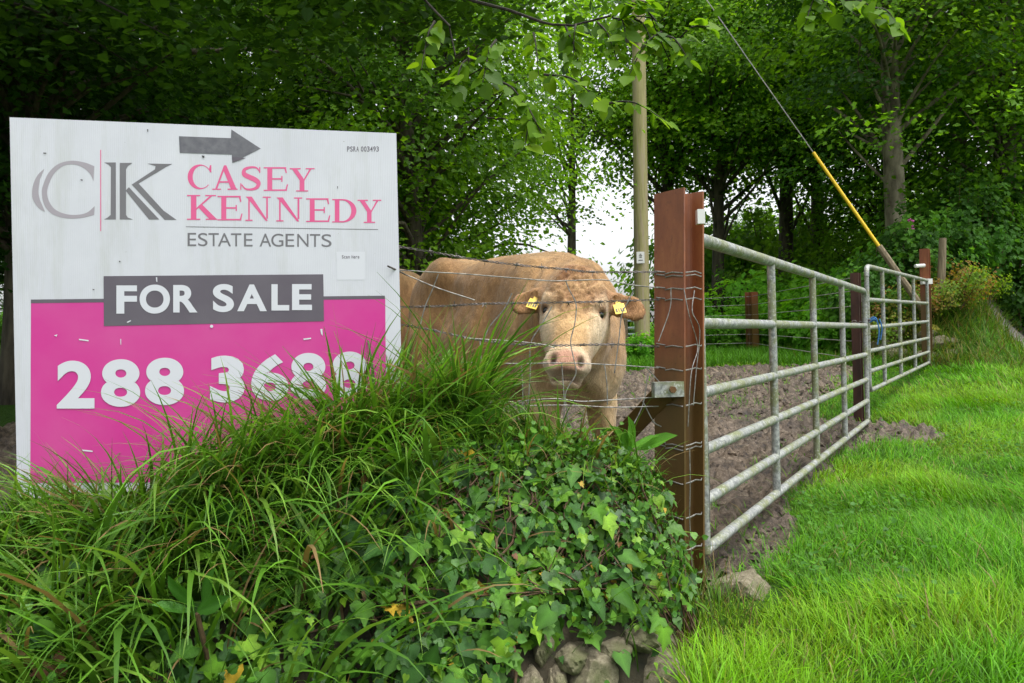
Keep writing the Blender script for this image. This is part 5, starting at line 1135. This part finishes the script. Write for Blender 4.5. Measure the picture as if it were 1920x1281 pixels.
for ci, c in enumerate(IC + [(0.42, 0.28, 0.03), (0.12, 0.24, 0.02)]):
    V, F, cc = leaves(np.zeros((1, 3)), np.array([[0, 0, 1.0]]), np.array([[1.0, 0, 0]]), np.ones(1), np.array([c]), IVY if ci % 2 else IVY3); cc = cc.copy(); cc[0] *= 1.9; cc[6 if ci % 2 else 5] *= 1.25
    me = npmesh('leaf', V, F, cc); me.materials.append(M['ivy']); im.append(me)
wts = np.array([5, 5, 4, 3, 4, 2, 0.35, 1.5]); wts /= wts.sum()
for k in big:
    N = Vector(Nn[k]); T = Vector(norm(Td[k])); T = (T - N * T.dot(N)).normalized(); B = N.cross(T)
    o = link('leaf', im[int(rg.choice(8, p=wts))], ivy); o.matrix_local = Matrix.Translation(Vector(Pp[k] + nb[k] * 0.02 - IO)) @ (Matrix((T, B, N)).transposed() * (float(sz[k]) * 1.08)).to_4x4()
rest = np.ones(m, bool); rest[big] = False
ra = rest & (np.arange(m) % 2 == 0); rb_ = rest & (np.arange(m) % 2 == 1)
V, F, c = join([leaves(Pp[ra] - IO, Nn[ra], Td[ra], sz[ra], col[ra], IVY), leaves(Pp[rb_] - IO, Nn[rb_], Td[rb_], sz[rb_], col[rb_], IVY3)])
k2 = rg.integers(0, m, 4200); k2 = k2[rest[k2]]; m2 = len(k2)
V2, F2, c2b = leaves(Pp[k2] + nb[k2] * rg.uniform(-0.01, 0.05, (m2, 1)) + rg.normal(size=(m2, 3)) * 0.02 - IO, norm(nb[k2] + rg.normal(size=(m2, 3)) * 0.6), rg.normal(size=(m2, 3)), rg.uniform(0.010, 0.026, m2), pal(rg, m2, [(0.07, 0.19, 0.02), (0.05, 0.15, 0.02), (0.09, 0.22, 0.022), (0.06, 0.17, 0.02)]), LIME)
F2 = F2 + len(V); V = np.concatenate([V, V2]); F = np.concatenate([F, F2]); c = np.concatenate([c, c2b])
o = link('foliage', npmesh('foliage', V, F, c), ivy, M['ivy']); o['kind'] = 'stuff'
for k in range(70):
    x0 = rg.uniform(-0.3, 0.6); t0 = rg.uniform(0.5, 1.0); pts = []
    for j in range(6):
        t = max(t0 - 0.09 * j, 0.30); xx = x0 + 0.03 * j * rg.normal(); yy = float(toe_y(xx) + (crest_y(xx) - toe_y(xx)) * t); nv = bank_normal(np.array([xx]), np.array([yy]))[0]
        pts.append(np.array([xx, yy, float(bank_z(xx, yy))]) + nv * rg.uniform(0.02, 0.07) - IO)
    mb = MB(); mb.tube(crom(pts, 3), list(np.linspace(0.0032, 0.0014, 16)), 4, False); mb.build('stem', M['twig'], ivy)
# dock and dandelion plants
DOCK = (np.array([[0, 0, 0]] + [[a, w, 0.03] for a, w in ((0.1, 0.07), (0.3, 0.15), (0.55, 0.17), (0.8, 0.11))] + [[1, 0, -0.08]] + [[a, -w, 0.03] for a, w in ((0.8, 0.11), (0.55, 0.17), (0.3, 0.15), (0.1, 0.07))]), np.array([[0, k + 1, k] for k in range(1, 9)]))
DAND = (np.array([[0, 0, 0]] + [[a, w, 0.02] for a, w in ((0.15, 0.03), (0.28, 0.13), (0.32, 0.05), (0.46, 0.16), (0.5, 0.06), (0.66, 0.17), (0.7, 0.08), (0.85, 0.14))] + [[1, 0, -0.08]] + [[a, -w, 0.02] for a, w in ((0.85, 0.14), (0.7, 0.08), (0.66, 0.17), (0.5, 0.06), (0.46, 0.16), (0.32, 0.05), (0.28, 0.13), (0.15, 0.03))]), np.array([[0, k + 1, k] for k in range(1, 17)]))
def rosette(px, py, Yd, nl, size, shape, col, label, name, face=(0, -0.7, 0.6)):
    p = at(px, py, Yd); z = float(bank_z(p.x, p.y)); o = empty(name, p); tag(o, label, 'plant'); r2 = np.random.default_rng(int(px * 7 + py))
    V, F, cc = leaves(np.zeros((1, 3)), np.array([[0, 0, 1.0]]), np.array([[1.0, 0, 0]]), np.ones(1), np.array([col]), shape); cc = cc.copy(); cc[0] *= 1.3
    me = npmesh('leaf', V, F, cc); me.materials.append(M['ivy'])
    for k in range(nl):
        a = r2.uniform(-1.3, 1.3); T = Vector((math.sin(a), -0.35 + r2.normal() * 0.2, math.cos(a) * 0.9)).normalized(); N = Vector(face) + Vector(r2.normal(size=3) * 0.25); N = (N - T * N.dot(T)).normalized(); B = N.cross(T)
        q = link('leaf', me, o); q.matrix_local = Matrix.Translation(Vector(r2.normal(size=3) * 0.01)) @ (Matrix((T, B, N)).transposed() * size * r2.uniform(0.7, 1.15)).to_4x4()
    mb = MB(); mb.tube([(0, 0, 0), (0, 0.05, -0.12)], [0.005, 0.007], 5); mb.build('stem', M['twig'], o)
rosette(1180, 845, 2.40, 5, 0.13, DOCK, (0.08, 0.22, 0.02), 'broad bright dock leaves at the bank top beside the strut', 'dock_plant')
rosette(850, 850, 2.27, 7, 0.19, DAND, (0.075, 0.20, 0.02), 'toothed dandelion leaves among the grass on the bank crest', 'dandelion_plant')
rosette(940, 870, 2.24, 6, 0.15, DAND, (0.06, 0.17, 0.02), 'second clump of toothed leaves just above the ivy', 'dandelion_plant')
rosette(400, 1000, 1.85, 5, 0.13, DOCK, (0.045, 0.13, 0.02), 'dark dock leaves buried in grass under the magenta panel', 'dock_plant')
rosette(370, 1150, 1.62, 4, 0.10, DOCK, (0.055, 0.17, 0.02), 'round puckered leaf plant low on the grassy bank', 'dock_plant')
# woody bramble canes
for k, ln in enumerate(([(934, 1150), (945, 1180), (958, 1200), (968, 1235), (966, 1281)], [(680, 1110), (690, 1140), (705, 1165), (725, 1180)])):
    pts = []
    for x_p, y_p in ln:
        lo_, hi_ = 1.2, 2.6
        for _ in range(30):
            md = (lo_ + hi_) / 2; p = at(x_p, y_p, md)
            if p.z > float(bank_z(p.x, p.y)) + 0.07: lo_ = md
            else: hi_ = md
        pts.append(at(x_p, y_p, lo_))
    o = empty('bramble_cane', pts[0]); tag(o, ['reddish woody cane hanging out of the ivy above the stones', 'short brown broken cane lying in the ivy left of the stones'][k], 'twig')
    mb = MB(); cv = crom([p - pts[0] for p in pts], 4); mb.tube(cv, list(np.linspace(0.0055, 0.004, len(cv))), 6); c_ = mb.build('cane', M['twig'], o)
    for j in range(2, len(cv) - 1, 3):
        mb = MB(); mb.tube([cv[j], np.array(cv[j]) + [0.012 * (1 if j % 2 else -1), -0.008, 0.004]], [0.003, 0.0012], 4); mb.build('side_shoot', M['twig'], c_)
